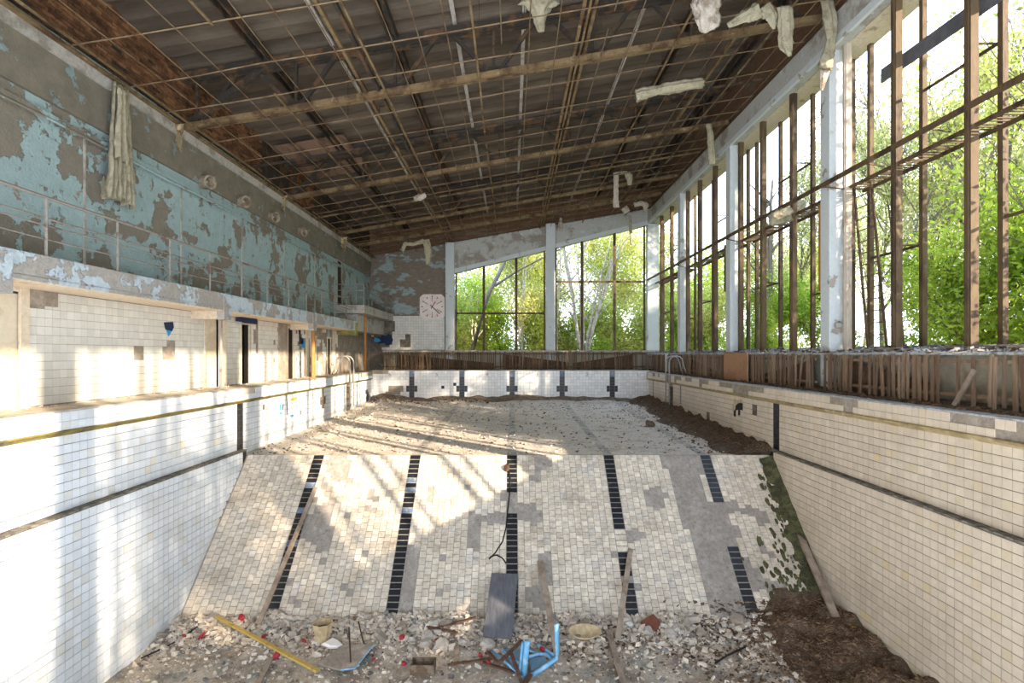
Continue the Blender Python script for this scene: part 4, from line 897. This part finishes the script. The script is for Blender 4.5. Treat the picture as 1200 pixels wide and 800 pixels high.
PT = {'bushY': tree_proto(12, 6.0, .07, .8, 8000, .12, 'leafB', 'bark', .1, 3, 4, clump=.5, low=1),
      'highyellow': tree_proto(13, 15, .15, .5, 3200, .12, 'leafB', 'bark', .9, 4, 3, clump=.4),
      'bushA': tree_proto(1, 4.0, .05, 1.0, 6000, .080, 'leafA', 'bark', 0, 3, 4, clump=.4, low=1),
      'bushB': tree_proto(2, 6.0, .07, .8, 8000, .095, 'leafA', 'bark', .1, 3, 4, clump=.5, low=1),
      'yellow': tree_proto(3, 11, .12, .7, 8500, .13, 'leafB', 'bark', .1, 3, 4, clump=.6, low=1),
      'tall': tree_proto(4, 15, .16, .6, 5500, .12, 'leafC', 'bark', .2, 4, 3, clump=.5),
      'bare': tree_proto(5, 14, .15, .55, 2500, .11, 'leafC', 'bark', .2, 4, 4, clump=.5),
      'birch': tree_proto(6, 13, .12, .5, 9000, .13, 'leafB', 'birch', .2, 3, 4, clump=.6),
      'dense': tree_proto(8, 9, .12, .8, 11000, .14, 'leafA', 'bark', 0, 3, 4, clump=.8, low=1)}
def tree(kind, x, y, sc, rz, lb, group, sink=.3):
    t = thing('tree' if not kind.startswith('bush') else 'bush', lb, 'tree' if not kind.startswith('bush') else 'bush', (x, y, -.35-sink*0), group)
    t.rotation_euler = (0, 0, rz); t.scale = (sc, sc, sc)
    for nm, me in zip(('trunk', 'foliage'), PT[kind]):
        o = bpy.data.objects.new(nm, me); COL.objects.link(o); o.parent = t
        if nm == 'foliage': o['kind'] = 'stuff'
R2 = random.Random(21)
# bushes close outside the right windows
for i, (x, y, s, k) in enumerate([(11.2, 8.3, 1.0, 'bushA'), (11.8, 10.2, 1.05, 'bushA'), (13.2, 9.0, 1.0, 'bushB'), (14.5, 11.6, 1.0, 'bushB'), (12.6, 13.2, .95, 'bushA'), (16.5, 13.5, 1.0, 'bushB'), (14.0, 16.8, .85, 'bushB'), (17.0, 18.5, .8, 'bushB'), (13.5, 21.5, .8, 'bushB'), (12.3, 25.5, .8, 'bushA'), (12.8, 28.5, .9, 'bushB'), (18.5, 9.5, 1.1, 'bushB'), (20.5, 15.5, 1.1, 'bushB')]):
    tree(k, x, y, s, R2.uniform(0, 6), 'leafy bright green bush close outside the right windows', 'bushes outside the right windows')
for i, (x, y, s, k) in enumerate([(15, 7, .95, 'tall'), (17.5, 11, .9, 'bare'), (14.5, 14.5, .8, 'bare'), (19.5, 14, .95, 'bare'), (21, 19, .9, 'tall'), (17.2, 22.5, .8, 'tall'), (15.0, 27.5, .75, 'tall'), (24, 12, 1.3, 'bare'), (26, 22, 1.2, 'bare'), (17.5, 13.0, 1.15, 'highyellow'), (23, 16, 1.35, 'bare'), (19.5, 21, 1.1, 'highyellow'), (24.5, 9.5, 1.4, 'bare'), (22, 30, 1.1, 'bare'), (22, 27, .9, 'tall'), (17, 32, .8, 'yellow')]):
    tree(k, x, y, s, R2.uniform(0, 6), 'thin-branched spring tree standing outside the right windows', 'trees outside the right windows')
for i in range(11):
    x = -6+i*1.9+R2.uniform(-.5, .5); y = 33+R2.uniform(0, 3); tree('bushY' if i % 3 else 'bushB', x, y, R2.uniform(.75, 1.0), R2.uniform(0, 6), 'green undergrowth bush low outside the far windows', 'bushes outside the far windows')
for i, (x, y, s, k) in enumerate([(-4.5, 37, .8, 'yellow'), (-1.5, 40, .85, 'dense'), (1, 36.5, .8, 'birch'), (4, 38, .9, 'yellow'), (6.8, 36, .85, 'birch'), (9, 40, .9, 'yellow'), (12, 36, .85, 'yellow'), (3, 45, 1.0, 'yellow'), (-5, 46, 1.0, 'dense'), (9, 48, 1.1, 'yellow'), (-1, 50, 1.1, 'birch'), (15, 45, 1.1, 'dense')]):
    tree(k, x, y, s, R2.uniform(0, 6), 'yellow-green leafy tree standing beyond the far windows', 'trees beyond the far windows')
for i in range(16):
    a = i/15; x = 34+8*a*0+R2.uniform(-2, 4); y = 4+a*62; tree(['tall', 'bare', 'birch'][i % 3], x, y, R2.uniform(.9, 1.2), R2.uniform(0, 6), 'distant spring tree beyond the trees at the right windows', 'distant trees')
# unseen trees added behind the viewer's right to dapple the sunlight
for i, (x, y, s, k) in enumerate([(15, -3.5, .6, 'bare'), (16, -9.5, .80, 'yellow'), (19, -14, .85, 'bare'), (21, -9, .7, 'yellow'), (16, -17, .8, 'bare')]):
    tree(k, x, y, s, R2.uniform(0, 6), 'unseen thin spring tree behind the viewer, dappling the sun', 'trees towards the sun')
q = MB(); q.tube([P(553, 412, 32), P(572, 345, 32.5), P(590, 310, 33), P(600, 270, 33.5)], [.17, .15, .12, .08], 7); q.tube([P(580, 335, 32.6), P(605, 318, 32.6), P(640, 300, 32.6), P(700, 270, 33)], [.09, .07, .05, .03], 6)
q.build('leaning_tree', M['bark'], label='dark forked leaning tree trunk behind the first far window', cat='tree', smooth=True)
def stems(lb, x, y, n, hmin, hmax, spread, r, seed, mt='stem'):
    rnd = random.Random(seed); t = thing('slender_tree', lb, 'tree', (x, y, -.35), None)
    for i in range(n):
        a = rnd.uniform(-1, 1)*spread; b = rnd.uniform(-.3, .3)*spread; h = rnd.uniform(hmin, hmax); pts = []
        for k in range(9):
            f = k/8; pts.append((x+rnd.uniform(-.06, .06)+a*h*f*(.6+.4*f), y+b*h*f, -.35+h*f))
        q = MB(); q.tube(pts, [r*rnd.uniform(.8, 1.1)*(1-.8*k/8) for k in range(9)], 6)
        for k in (3, 4, 5, 6, 7):
            p = Vector(pts[k]); s = rnd.choice((-1, 1)); q.tube([p, p+Vector((s*.5, .1, .6)), p+Vector((s*rnd.uniform(.8, 1.4), .2, rnd.uniform(1.0, 1.8)))], [r*.35, r*.2, .012], 4)
        q.build('stem', M[mt], t, smooth=True)
stems('clump of pale slender leaning trunks behind the second far window', 4.6, 33.2, 8, 8, 12, .33, .12, 3)
stems('pale slender trunks at the left side of the second far window', 2.9, 34, 4, 8, 11, .12, .10, 4)
stems('thin pale trunks at the right side of the first far window', .6, 33.5, 3, 7, 10, .08, .09, 5)
stems('thin pale trunk behind the foot of the leaning trunk', -2.6, 33.8, 2, 5, 8, .12, .10, 9)
stems('thick grey trunk outside the farthest right windows', 13.5, 27.0, 2, 9, 12, .04, .30, 6, 'bark')
stems('dark leaning stems outside the nearest right window', 12.2, 11.4, 4, 6, 9, .30, .07, 7, 'bark')
stems('dark crooked stems low outside the right edge of the nearest window', 11.5, 8.6, 3, 5, 7, .35, .05, 8, 'bark')
# ================================================================== RUBBLE
def rubzone(name, n, fn_xy, zfn, smin, smax, mt, parent, flatness=.35, sink=.2):
    g = RNG; V = []; Fq = []; T = []
    for i in range(n):
        x, y = fn_xy(); z = zfn(x, y); s = smin*(smax/smin)**(random.random()**2.2); k = random.choice((4, 5, 6)); h = s*flatness*random.uniform(.5, 1.4)
        tx, ty = random.gauss(0, .35), random.gauss(0, .35); a0 = random.uniform(0, 6.28); el = random.uniform(.5, 1); b0 = len(V)
        ring = []
        for j in range(4):
            a = a0+6.283*j/4+random.uniform(-.35, .35); r = s*random.uniform(.7, 1.1)/2
            u, v = math.cos(a)*r, math.sin(a)*r*el; ring.append((u, v))
        for top in (0, 1):
            for (u, v) in ring:
                f = .85 if top else 1; V.append((x+u*f, y+v*f, z-sink*h+(h if top else 0)+u*tx+v*ty))
        Fq += [(b0+4, b0+5, b0+6, b0+7), (b0, b0+1, b0+5, b0+4), (b0+1, b0+2, b0+6, b0+5), (b0+2, b0+3, b0+7, b0+6), (b0+3, b0, b0+4, b0+7)]
        T += [random.random()]*8
    me = rawmesh(name, V, Fq, M[mt], T); return link(name, me, parent, kind='stuff', label=None if parent else {'rubble': 'pale broken tile and plaster rubble strewn at the foot of the ramp'}.get(name), cat=None if parent else 'rubble')
def dz(x, y): return max(deepz(x, y), rampz(y)+.01 if y > YB-.2 else -9)
def toe():
    while True:
        x = random.uniform(-6.9, 6.2); y = 10.75-abs(random.gauss(0, .55))
        if y > 6.5 and not (x > 3.8 and random.random() < .6): return x, min(y, 10.62)
def any_(): return random.uniform(-6.9, 6.7), random.uniform(7.0, 10.7)
def rightz():
    return 6.7-abs(random.gauss(0, 1.3)), random.uniform(7.0, 10.9)
rubzone('rubble', 9000, toe, dz, .03, .20, 'rubble', flo)
rubzone('rubble', 4500, any_, dz, .025, .13, 'rubble', flo)
rubzone('grey_rubble', 2200, any_, dz, .025, .14, 'greyrub', flo)
rubzone('grey_rubble', 1000, toe, dz, .04, .18, 'greyrub', flo)
rubzone('leaf_litter', 2200, lambda: (random.uniform(.5, 6.5), 10.6-abs(random.gauss(0, .7))), dz, .03, .11, 'litter', flo, flatness=.2)
rubzone('leaf_litter', 2500, toe, dz, .025, .10, 'litter', flo, flatness=.2)
def heap(x, y):
    if y < 13.4:
        d = max(0, 1-(6.75-x)/(1.9+.5*nz(x, y, 1, 3)))*min(1, max(0, (y-6.8)/1.0)); b = dz(x, y)
        if y > 10.2: d *= max(0, 1-(y-10.2)/1.0)
        return b-.06+.42*d**.8*(1+.5*nz(x, y, 2.4, 6))
    return -9
rubzone('leaf_litter', 2600, lambda: (6.7-abs(random.gauss(0, 1.2)), random.uniform(7.0, 10.9)), lambda x, y: max(heap(x, y), dz(x, y)) if x > 3.6 else dz(x, y), .03, .11, 'litter2', flo, flatness=.2)
hp = hfield('dirt_heap', 3.6, 6.735, 6.4, 11.2, 60, 70, heap, M['dirtpile'], kind='stuff', label='dark brown heap of dirt and leaf litter against the foot of the right pool wall', cat='dirt')
rubzone('leaf_litter', 6500, rightz, lambda x, y: max(heap(x, y), dz(x, y)) if x > 3.6 else dz(x, y), .03, .13, 'litter', flo, flatness=.2)
V = []; n = 60
for i in range(n+1):
    v = i/n*3.6+.1; x0 = 6.42-.10*v/3+.18*nz(v*3, 0, 1, 1); 
    for k, x in enumerate((x0, (x0+6.75)/2, 6.74)):
        p = Vector((x, YC, rampz(YC)))+Vd*v+Nn.normalized()*(.004 if k == 0 else .05+.05*nz(v*4, k, 1, 2)+.08*(k == 2)); V.append(p)
q = MB(); q.add(V, [(3*i+k, 3*i+k+1, 3*i+k+4, 3*i+k+3) for i in range(n) for k in (0, 1)]); q.build('moss_strip', M['moss'], ramp_o, smooth=True, kind='stuff')
q = MB()
for i in range(150):
    x = 6.6-abs(random.gauss(0, .5)); v = random.uniform(.6, 3.9) if x > 6.2 else random.uniform(2.0, 3.9); p = Vector((x, YC, rampz(YC)))+Vd*v; s = random.uniform(.02, .075)
    q.add([p+Nn.normalized()*.018+Vector((1, 0, 0))*math.cos(a)*s*random.uniform(.5, 1)+Vd*math.sin(a)*s*1.8*random.uniform(.5, 1) for a in [6.283*j/7 for j in range(7)]]+[p+Nn.normalized()*.03], [(j, (j+1) % 7, 7) for j in range(7)])
q.build('moss_patch', M['moss'], ramp_o, kind='stuff')
def heap2(x, y):
    d = max(0, 1-(6.9-x)/(1.35+.5*nz(x, y, .8, 3)))*min(1, (y-YC)/1.0+.35); return shz(x, y)-.05+.30*d**.8*(1+.5*nz(x, y, 2, 6))
hfield('dirt_heap', 4.6, 6.885, 13.42, 25.7, 40, 150, heap2, M['dirtpile'], kind='stuff', label='long brown ridge of dirt along the right side of the shallow floor', cat='dirt')
def e2(x, y):
    d = max(0, 1-(25.75-y)/(.7+.5*nz(x, y, .8, 3))); return shz(x, y)-.04+.16*d*(1+.5*nz(x, y, 2, 6))
hfield('dirt_heap', -7.0, 6.8, 24.3, 25.74, 120, 20, e2, M['deckdirt'], kind='stuff', label='low ridge of dirt along the foot of the end wall', cat='dirt')
def shal(): return random.uniform(-7, 6.8), YC+.2+(YE-YC-.3)*random.random()
rubzone('floor_scraps', 3500, shal, shz, .03, .13, 'litter', fs, flatness=.2)
rubzone('rubble', 3000, shal, shz, .03, .12, 'rubble', fs)
rubzone('leaf_litter', 2500, lambda: (6.9-abs(random.gauss(0, .7)), random.uniform(13.5, 25.6)), lambda x, y: max(shz(x, y), heap2(x, y) if x > 4.6 else -9), .04, .13, 'litter', fs, flatness=.25)
rubzone('leaf_litter', 900, lambda: (random.uniform(-7, -1), 25.6-abs(random.gauss(0, .5))), shz, .04, .14, 'litter', fs, flatness=.25)
rubzone('rubble', 500, lambda: (random.uniform(-7, -5.6), random.uniform(17, 25.6)), shz, .04, .18, 'rubble', fs)
rubzone('sill_debris', 2200, lambda: (random.uniform(7.52, 8.7), random.uniform(6, 29)), lambda x, y: .93+(x-7.5)*.12, .04, .22, 'greyrub', wr, flatness=.2)
rubzone('sill_debris', 900, lambda: (random.uniform(7.52, 8.7), random.uniform(6, 29)), lambda x, y: .93+(x-7.5)*.12, .04, .2, 'litter', wr, flatness=.2)
rubzone('deck_debris', 3500, lambda: (random.uniform(7.1, 7.72), random.uniform(5, 29)), lambda x, y: .01+.05*(x-7.0), .04, .13, 'litter', COLR if False else bpy.data.objects['coping_right'], flatness=.3)
q = MB(); q.prism([(7.12, 0), (7.75, .10), (7.75, 0)], 1, 4.5, 29); q.build('deck_dirt', M['deckdirt'], bpy.data.objects['coping_right'])
rubzone('deck_debris', 200, lambda: (random.uniform(-8.1, -7.9), random.uniform(6, 25)), lambda x, y: .0, .03, .12, 'rubble', bpy.data.objects['coping_left'], flatness=.3)
def chunk(name, p, s, mt, lb, cat, group=None, flatness=.35):
    q = MB(); k = 7; ring = [(math.cos(6.283*j/k+random.uniform(-.3, .3))*s*random.uniform(.38, .58), math.sin(6.283*j/k)*s*random.uniform(.3, .5)) for j in range(k)]
    h = s*flatness; tx, ty = random.gauss(0, .25), random.gauss(0, .25)
    V = [(p[0]+u*f, p[1]+v*f, p[2]+zz+u*tx+v*ty) for f, zz in ((.9, -h*.3), (1, h*.3), (.75, h*.8)) for u, v in ring]
    q.add(V, [tuple(range(k))[::-1], tuple(2*k+j for j in range(k))]+[(i*k+j, i*k+(j+1) % k, (i+1)*k+(j+1) % k, (i+1)*k+j) for i in range(2) for j in range(k)])
    return q.build(name, M[mt], label=lb, cat=cat, group=group)
for i in range(60):
    x, y = toe(); y -= .1; chunk('plaster_chunk', (x, y, dz(x, y)+.03), random.uniform(.12, .32), random.choice(('rubble_big', 'rubble_big', 'mortar')) , 'broken chunk of plaster lying in the rubble at the foot of the ramp', 'rubble', 'plaster chunks at the foot of the ramp')
# ================================================================== THINGS ON THE FLOOR
def lie(px_, py_, dz_=0): 
    p = F(px_, py_, -4.65); 
    for _ in range(4): p = F(px_, py_, dz(p.x, p.y)+dz_)
    return p
def plank(nm, lb, a, b, w_, h_, mt, cat='plank', up=(0, 0, 1)):
    q = MB(); n = 6; a = Vector(a); b = Vector(b)
    q.beam(a, b, w_, h_, up=up); return q.build(nm, M[mt], label=lb, cat=cat, bevel=.004)
NR = (0, -SL, 1)
plank('long_plank', 'long pale brown plank lying up the ramp along the leftmost lane line', S(370, 571, .05), lie(303, 731, .12), .10, .04, 'wood', up=NR)
plank('yellow_lath', 'yellow lath lying diagonally across the rubble at lower left', lie(253, 722, .16), lie(372, 786, .12), .07, .04, 'yellow')
plank('leaning_plank', 'pointed grey plank leaning on the ramp right of the grey board', S(633, 657, .10), lie(655, 776, .08), .13, .03, 'wood', up=NR)
plank('leaning_plank', 'narrow brown plank leaning on the ramp over the second lane line from the right', S(739, 643, .10), lie(724, 748, .08), .11, .03, 'wood', up=NR)
plank('floor_plank', 'brown plank lying on the floor running toward the viewer right of the oval dish', lie(713, 738, .1), lie(733, 808, .05), .11, .035, 'wood')
plank('side_plank', 'long grey-brown plank lying down the right edge of the ramp', S(937, 626, .07), (F(979, 722, -4.3)), .14, .06, 'wood', up=NR)
plank('yellow_lath', 'yellow lath lying along the foot of the right pool wall', F(996, 731, -4.35), F(1082, 803, -4.55), .06, .04, 'yellow')
plank('short_lath', 'short brown lath in the rubble at the bottom left edge', lie(318, 770, .05), lie(300, 806, .03), .09, .03, 'wood')
plank('short_stick', 'short vertical stick of wood between the wooden box and the angle iron', lie(535, 756, .06), lie(535, 775, .04), .10, .03, 'wood')
q = MB(); a = [lie(x_, y_, .03) for x_, y_ in ((165, 771), (185, 762), (205, 752), (222, 741), (231, 734))]; q.tube(a, .014, 5); q.build('black_hose', M['black'], label='thin black hose lying on the floor beside the left pool wall', cat='hose')
q = MB(); q.tube([lie(838, 777, .03), lie(852, 768, .05), lie(875, 757, .05)], .018, 5); q.build('twig', M['black'], label='dark curved twig on the floor at lower right', cat='twig')
# grey board
q = MB(); A = [S(576, 672, .10), S(607, 673, .10), lie(600, 749, .12), lie(566, 746, .12)]
nn = Vector((0, -.72, .69))*.05; q.add([p for p in A]+[p+nn for p in A], [(3, 2, 1, 0), (4, 5, 6, 7), (0, 1, 5, 4), (1, 2, 6, 5), (2, 3, 7, 6), (3, 0, 4, 7)])
q.build('grey_board', M['greyboard'], label='slate grey rectangular board leaning on the foot of the ramp', cat='board', bevel=.006)
# cable on the ramp
q = MB(); q.tube([S(x_, y_, .03) for x_, y_ in ((595, 546), (598, 560), (597, 580), (595, 598), (593, 618), (589, 634), (580, 648), (573, 655), (575, 652), (582, 650), (589, 654), (593, 660))], .016, 5)
q.build('black_cable', M['black'], label='thin black cable hanging down the middle of the ramp', cat='cable', smooth=True)
chunk('cable_knot', S(594, 549, .05), .16, 'litter', 'dark tangled knot at the upper end of the ramp cable', 'cable', flatness=.8)
# paper cup / cardboard tub
c = lie(378, 742, .16); t = thing('beige_tub', 'open beige plastic tub full of dirt in the rubble at lower left', 'tub', c); n = 8; V = []
for r_, z_ in ((.12, -.12), (.185, .22), (.17, .22), (.12, .0)):
    for k in range(n): th = 6.283*k/n; V.append((c.x+math.cos(th)*r_*1.1, c.y+math.sin(th)*r_, c.z+z_))
q = MB(); q.add(V, [(i*n+k, i*n+(k+1) % n, (i+1)*n+(k+1) % n, (i+1)*n+k) for i in range(3) for k in range(n)]); q.build('tub_wall', M['beige'], t)
q = MB(); q.tube([(c.x, c.y, c.z+.02), (c.x, c.y, c.z+.10)], .145, 8); q.build('dirt_fill', M['dirtpile'], t)
# plate with two rods
c = lie(404, 772, .1); t = thing('steel_plate', 'grey plate with pale blue edge and two upright rusty rods', 'plate', c)
A = [lie(372, 779, .09), lie(399, 786, .10), lie(416, 784, .10), lie(438, 756, .14), lie(402, 757, .14)]
q = MB(); q.add(A+[p+Vector((0, 0, .03)) for p in A], [(4, 3, 2, 1, 0), (5, 6, 7, 8, 9)]+[(i, (i+1) % 5, (i+1) % 5+5, i+5) for i in range(5)]); q.build('plate', M['concrete'] if False else M['mortar'], t)
q = MB(); q.tube([p+Vector((0, 0, .015)) for p in A[1:4]], .014, 4); q.build('blue_edge', M['bluepaint'], t, label='pale blue painted edge')
for (x0, y0, x1, y1) in ((411, 778, 409, 735), (427, 757, 420, 728)):
    b0 = lie(x0, y0, .13); q = MB(); q.tube([b0, P(x1, y1, b0.y)], .014, 6); q.tube([b0+Vector((0, 0, -.02)), b0+Vector((0, 0, .03))], .04, 8); q.build('rod', M['rustdark'] if 'rustdark' in M else M.setdefault('rustdark', flat('dark_rust', (.06, .025, .015))), t)
chunk('white_slab', lie(391, 755, .12), .36, 'clockface', 'white sharp-edged slab resting behind the grey plate', 'slab', flatness=.15)
chunk('white_tile', lie(738, 731, .10), .16, 'tile_end', 'small white square of tile under the narrow leaning plank', 'tile', flatness=.15)
chunk('brick_slab', lie(762, 731, .08), .42, 'panel_red' if 'panel_red' in M else M.setdefault('panel_red', mat('dark_red_board', (.17, .06, .035), var=.3, rough=.9)).name and 'panel_red', 'dark red flat slab in the rubble right of the leaning plank', 'slab', flatness=.12)
# wooden box
c = lie(496, 786, .10); t = thing('wooden_box', 'small open wooden box lying in the rubble', 'box', c); bx, by, bz = .40, .22, .17
for (dx, dy, sx_, sy_) in ((0, -by/2, bx, .02), (0, by/2, bx, .02), (-bx/2, 0, .02, by), (bx/2, 0, .02, by)):
    q = MB(); q.box((c.x+dx, c.y+dy, c.z+bz/2), (sx_, sy_, bz)); q.build('side_board', M['wooddark'] if 'wooddark' in M else M.setdefault('wooddark', mat('dark_box_wood', (.14, .09, .055), (.22, .16, .11), sc=8, var=.3, rough=.9)), t)
q = MB(); q.box((c.x, c.y, c.z+.01), (bx, by, .02)); q.build('bottom_board', M['wooddark'], t)
# oval dish
c = lie(685, 745, .08); t = thing('oval_dish', 'ribbed oval beige dish lying in the rubble', 'dish', c); n = 28; V = []
for r_, z_ in ((.16, .0), (.33, .12), (.31, .12), (.15, .03)):
    for k in range(n): th = 6.283*k/n; rr = r_*(1+.015*(k % 2)); V.append((c.x+math.cos(th)*rr, c.y+math.sin(th)*rr*.52-(z_*.2), c.z+z_+.05*math.sin(th)))
q = MB(); q.add(V, [(i*n+k, i*n+(k+1) % n, (i+1)*n+(k+1) % n, (i+1)*n+k) for i in range(3) for k in range(n)]+[tuple(range(n)), tuple(3*n+k for k in range(n))]); q.build('dish_bowl', M['beige'], t, smooth=True)
# blue chair frame
c = lie(618, 780, .05); t = thing('broken_chair', 'broken sky-blue metal chair frame lying in the rubble', 'chair', c)
def bl(pts, r, nm='frame_tube', mt='bluepaint'):
    q = MB(); q.tube(pts, r, 8); q.build(nm, M[mt], t, smooth=True)
def L2(x_, y_, h=0, Y=None): 
    p = lie(x_, y_, .0); return P(x_, y_, p.y if Y is None else Y) + Vector((0, 0, 0))
y0 = lie(615, 792, .05).y
bl([P(614, 796, y0), P(616, 770, y0-.02), P(618, 751, y0-.04)], .05, 'front_leg'); bl([P(609, 793, y0+.05), P(611, 770, y0+.05), P(613, 752, y0+.05)], .028, 'front_leg')
bl([P(622, 792, y0), P(640, 780, y0+.05), P(652, 771, y0+.1), P(653.5, 762, y0+.1), P(652, 731, y0+.05)], .04, 'rear_leg')
bl([lie(577, 763, .1), lie(590, 773, .1), lie(612, 794, .06)], .022); bl([lie(588, 762, .12), lie(602, 771, .1), lie(617, 785, .1)], .022)
bl([lie(630, 755, .12), lie(640, 762, .1), lie(650, 768, .1)], .03); bl([lie(618, 770, .12), lie(630, 766, .16), lie(640, 766, .15), lie(646, 772, .08)], .028); bl([lie(607, 756, .15), lie(620, 762, .12), lie(636, 767, .1)], .018)
q = MB(); A = [lie(590, 762, .08), lie(606, 758, .1), lie(618, 786, .06), lie(600, 781, .06)]; q.add(A+[p+Vector((0, 0, .02)) for p in A], [(3, 2, 1, 0), (4, 5, 6, 7), (0, 1, 5, 4), (1, 2, 6, 5), (2, 3, 7, 6), (3, 0, 4, 7)]); q.build('seat_plate', M['blueplate'], t)
q = MB(); A = [lie(621, 771, .07), lie(638, 770, .08), lie(640, 777, .07), lie(622, 786, .05)]; q.add(A+[p+Vector((0, 0, .02)) for p in A], [(3, 2, 1, 0), (4, 5, 6, 7), (0, 1, 5, 4), (1, 2, 6, 5), (2, 3, 7, 6), (3, 0, 4, 7)]); q.build('back_plate', M['blueplate'], t)
# rusty angle irons
def iron(lb, segs, w_=.05):
    q = MB()
    for a, b in segs: q.beam(a, b, w_, .03)
    q.build('angle_iron', M['rustbrown'] if 'rustbrown' in M else M.setdefault('rustbrown', mat('brown_rust', (.11, .05, .03), (.18, .10, .06), sc=9, var=.3, rough=.9)), label=lb, cat='scrap metal')
iron('rusty Y-shaped angle iron behind the wooden box', [(lie(500, 734, .12), lie(535, 741, .1)), (lie(510, 736, .12), lie(558, 723, .22)), (lie(532, 738, .1), lie(532, 748, .05))])
iron('rusty bent angle iron lying over the blue chair frame', [(lie(572, 763, .16), lie(584, 777, .16)), (lie(584, 777, .16), lie(612, 750, .22)), (lie(598, 762, .2), lie(612, 802, .12))], .06)
iron('long rusty angle iron running left from the blue chair frame', [(lie(545, 776, .08), lie(578, 771, .10)), (lie(566, 776, .08), lie(605, 788, .08)), (lie(525, 779, .06), lie(548, 775, .07))])
iron('rusty angle iron at the near end of the blue chair', [(lie(622, 790, .1), lie(610, 806, .08))], .09)
for i, (x_, y_, s) in enumerate(((216, 745, .09), (237, 745, .14), (283, 724, .14), (309, 746, .10), (356, 751, .09), (324, 768, .14), (416, 757, .09), (471, 747, .12), (512, 749, .08), (473, 778, .10), (438, 773, .08), (563, 768, .10), (573, 776, .09), (637, 762, .14))):
    chunk('red_cap', lie(x_, y_, .08), s, 'redcap' if 'redcap' in M else M.setdefault('redcap', flat('red_plastic', (.34, .025, .035), .6)) and 'redcap', ('leftmost red plastic scrap, beside the black hose' if i == 0 else 'red cap lying on the blue chair frame') if i not in (1, 2, 3, 4, 5, 6, 7, 8, 9, 10, 11, 12) else ['', 'red plastic scrap left of the upper end of the yellow lath', 'red scrap just right of the upper end of the yellow lath', 'red scrap above the middle of the yellow lath', 'small red scrap left of the beige tub', 'round red scrap right under the middle of the yellow lath', 'red scrap on the grey plate between its two rods', 'red scrap on pale rubble above the wooden box', 'small red scrap below the Y-shaped angle iron', 'red scrap at the left side of the wooden box', 'red scrap just right of the grey plate', 'small red scrap left of the blue chair frame', 'red scrap between the rusty irons left of the blue chair'][i], 'plastic scrap', 'red scraps in the rubble', flatness=.5)
chunk('dirt_clump', (2.55*1.9, 18.0, shz(4.85, 18.0)+.06), .35, 'dirtpile', 'small dark clump of dirt on the right of the shallow floor', 'dirt', flatness=.5)
for (lb, a, b) in (('pale loose board lying on the sill at the right edge', (7.7, 7.9, 1.02), (8.2, 6.6, 1.06)), ('second loose board lying on the sill near the right edge', (7.8, 9.3, 1.02), (8.1, 8.0, 1.05)), ('loose board lying on the sill left of the leaning ladder', (7.6, 11.3, 1.0), (7.9, 10.4, 1.03))):
    plank('loose_board', lb, a, b, .12, .02, 'wood', 'board')

# ---- labels that single out each tree: by the opening it is seen through and its order from the left
WORD = ['first', 'second', 'third', 'fourth', 'fifth', 'sixth', 'seventh', 'eighth', 'ninth', 'tenth', 'eleventh', 'twelfth', 'thirteenth', 'fourteenth', 'fifteenth', 'sixteenth', 'seventeenth']
byb = {}
for o in list(COL.objects):
    if o.get('group') and ('tree' in o['group'] or 'bushes' in o['group']) and o.type == 'EMPTY':
        if o.location.y < 6.5:
            ph = 'outside beyond the right edge of the view'
        else:
            x, y = toPx(o.location)
            ph = ('seen through the first far window' if x < 640 else 'seen through the second far window' if x < 762 else 'seen through the farthest right windows' if x < 860 else
                  'seen left of the nearest right column' if x < 980 else 'seen through the nearest right window' if x < 1210 else 'outside beyond the right edge of the view')
        byb.setdefault((o['group'], ph), []).append(o)
for (g, ph), L in byb.items():
    L.sort(key=lambda o: toPx(o.location)[0] if o.location.y > .5 else 9999-o.location.y)
    base = {'bushes outside the right windows': 'bright green leafy bush', 'trees outside the right windows': 'thin-branched spring tree', 'bushes outside the far windows': 'low green undergrowth bush',
            'trees beyond the far windows': 'yellow-green leafy tree', 'distant trees': 'distant hazy green tree', 'trees towards the sun': 'unseen sun-dappling spring tree'}[g]
    for i, o in enumerate(L):
        o['label'] = ('%s %s' % (base, ph)) if len(L) == 1 else '%s %s, %s from left' % (base, ph, WORD[min(i, 16)])
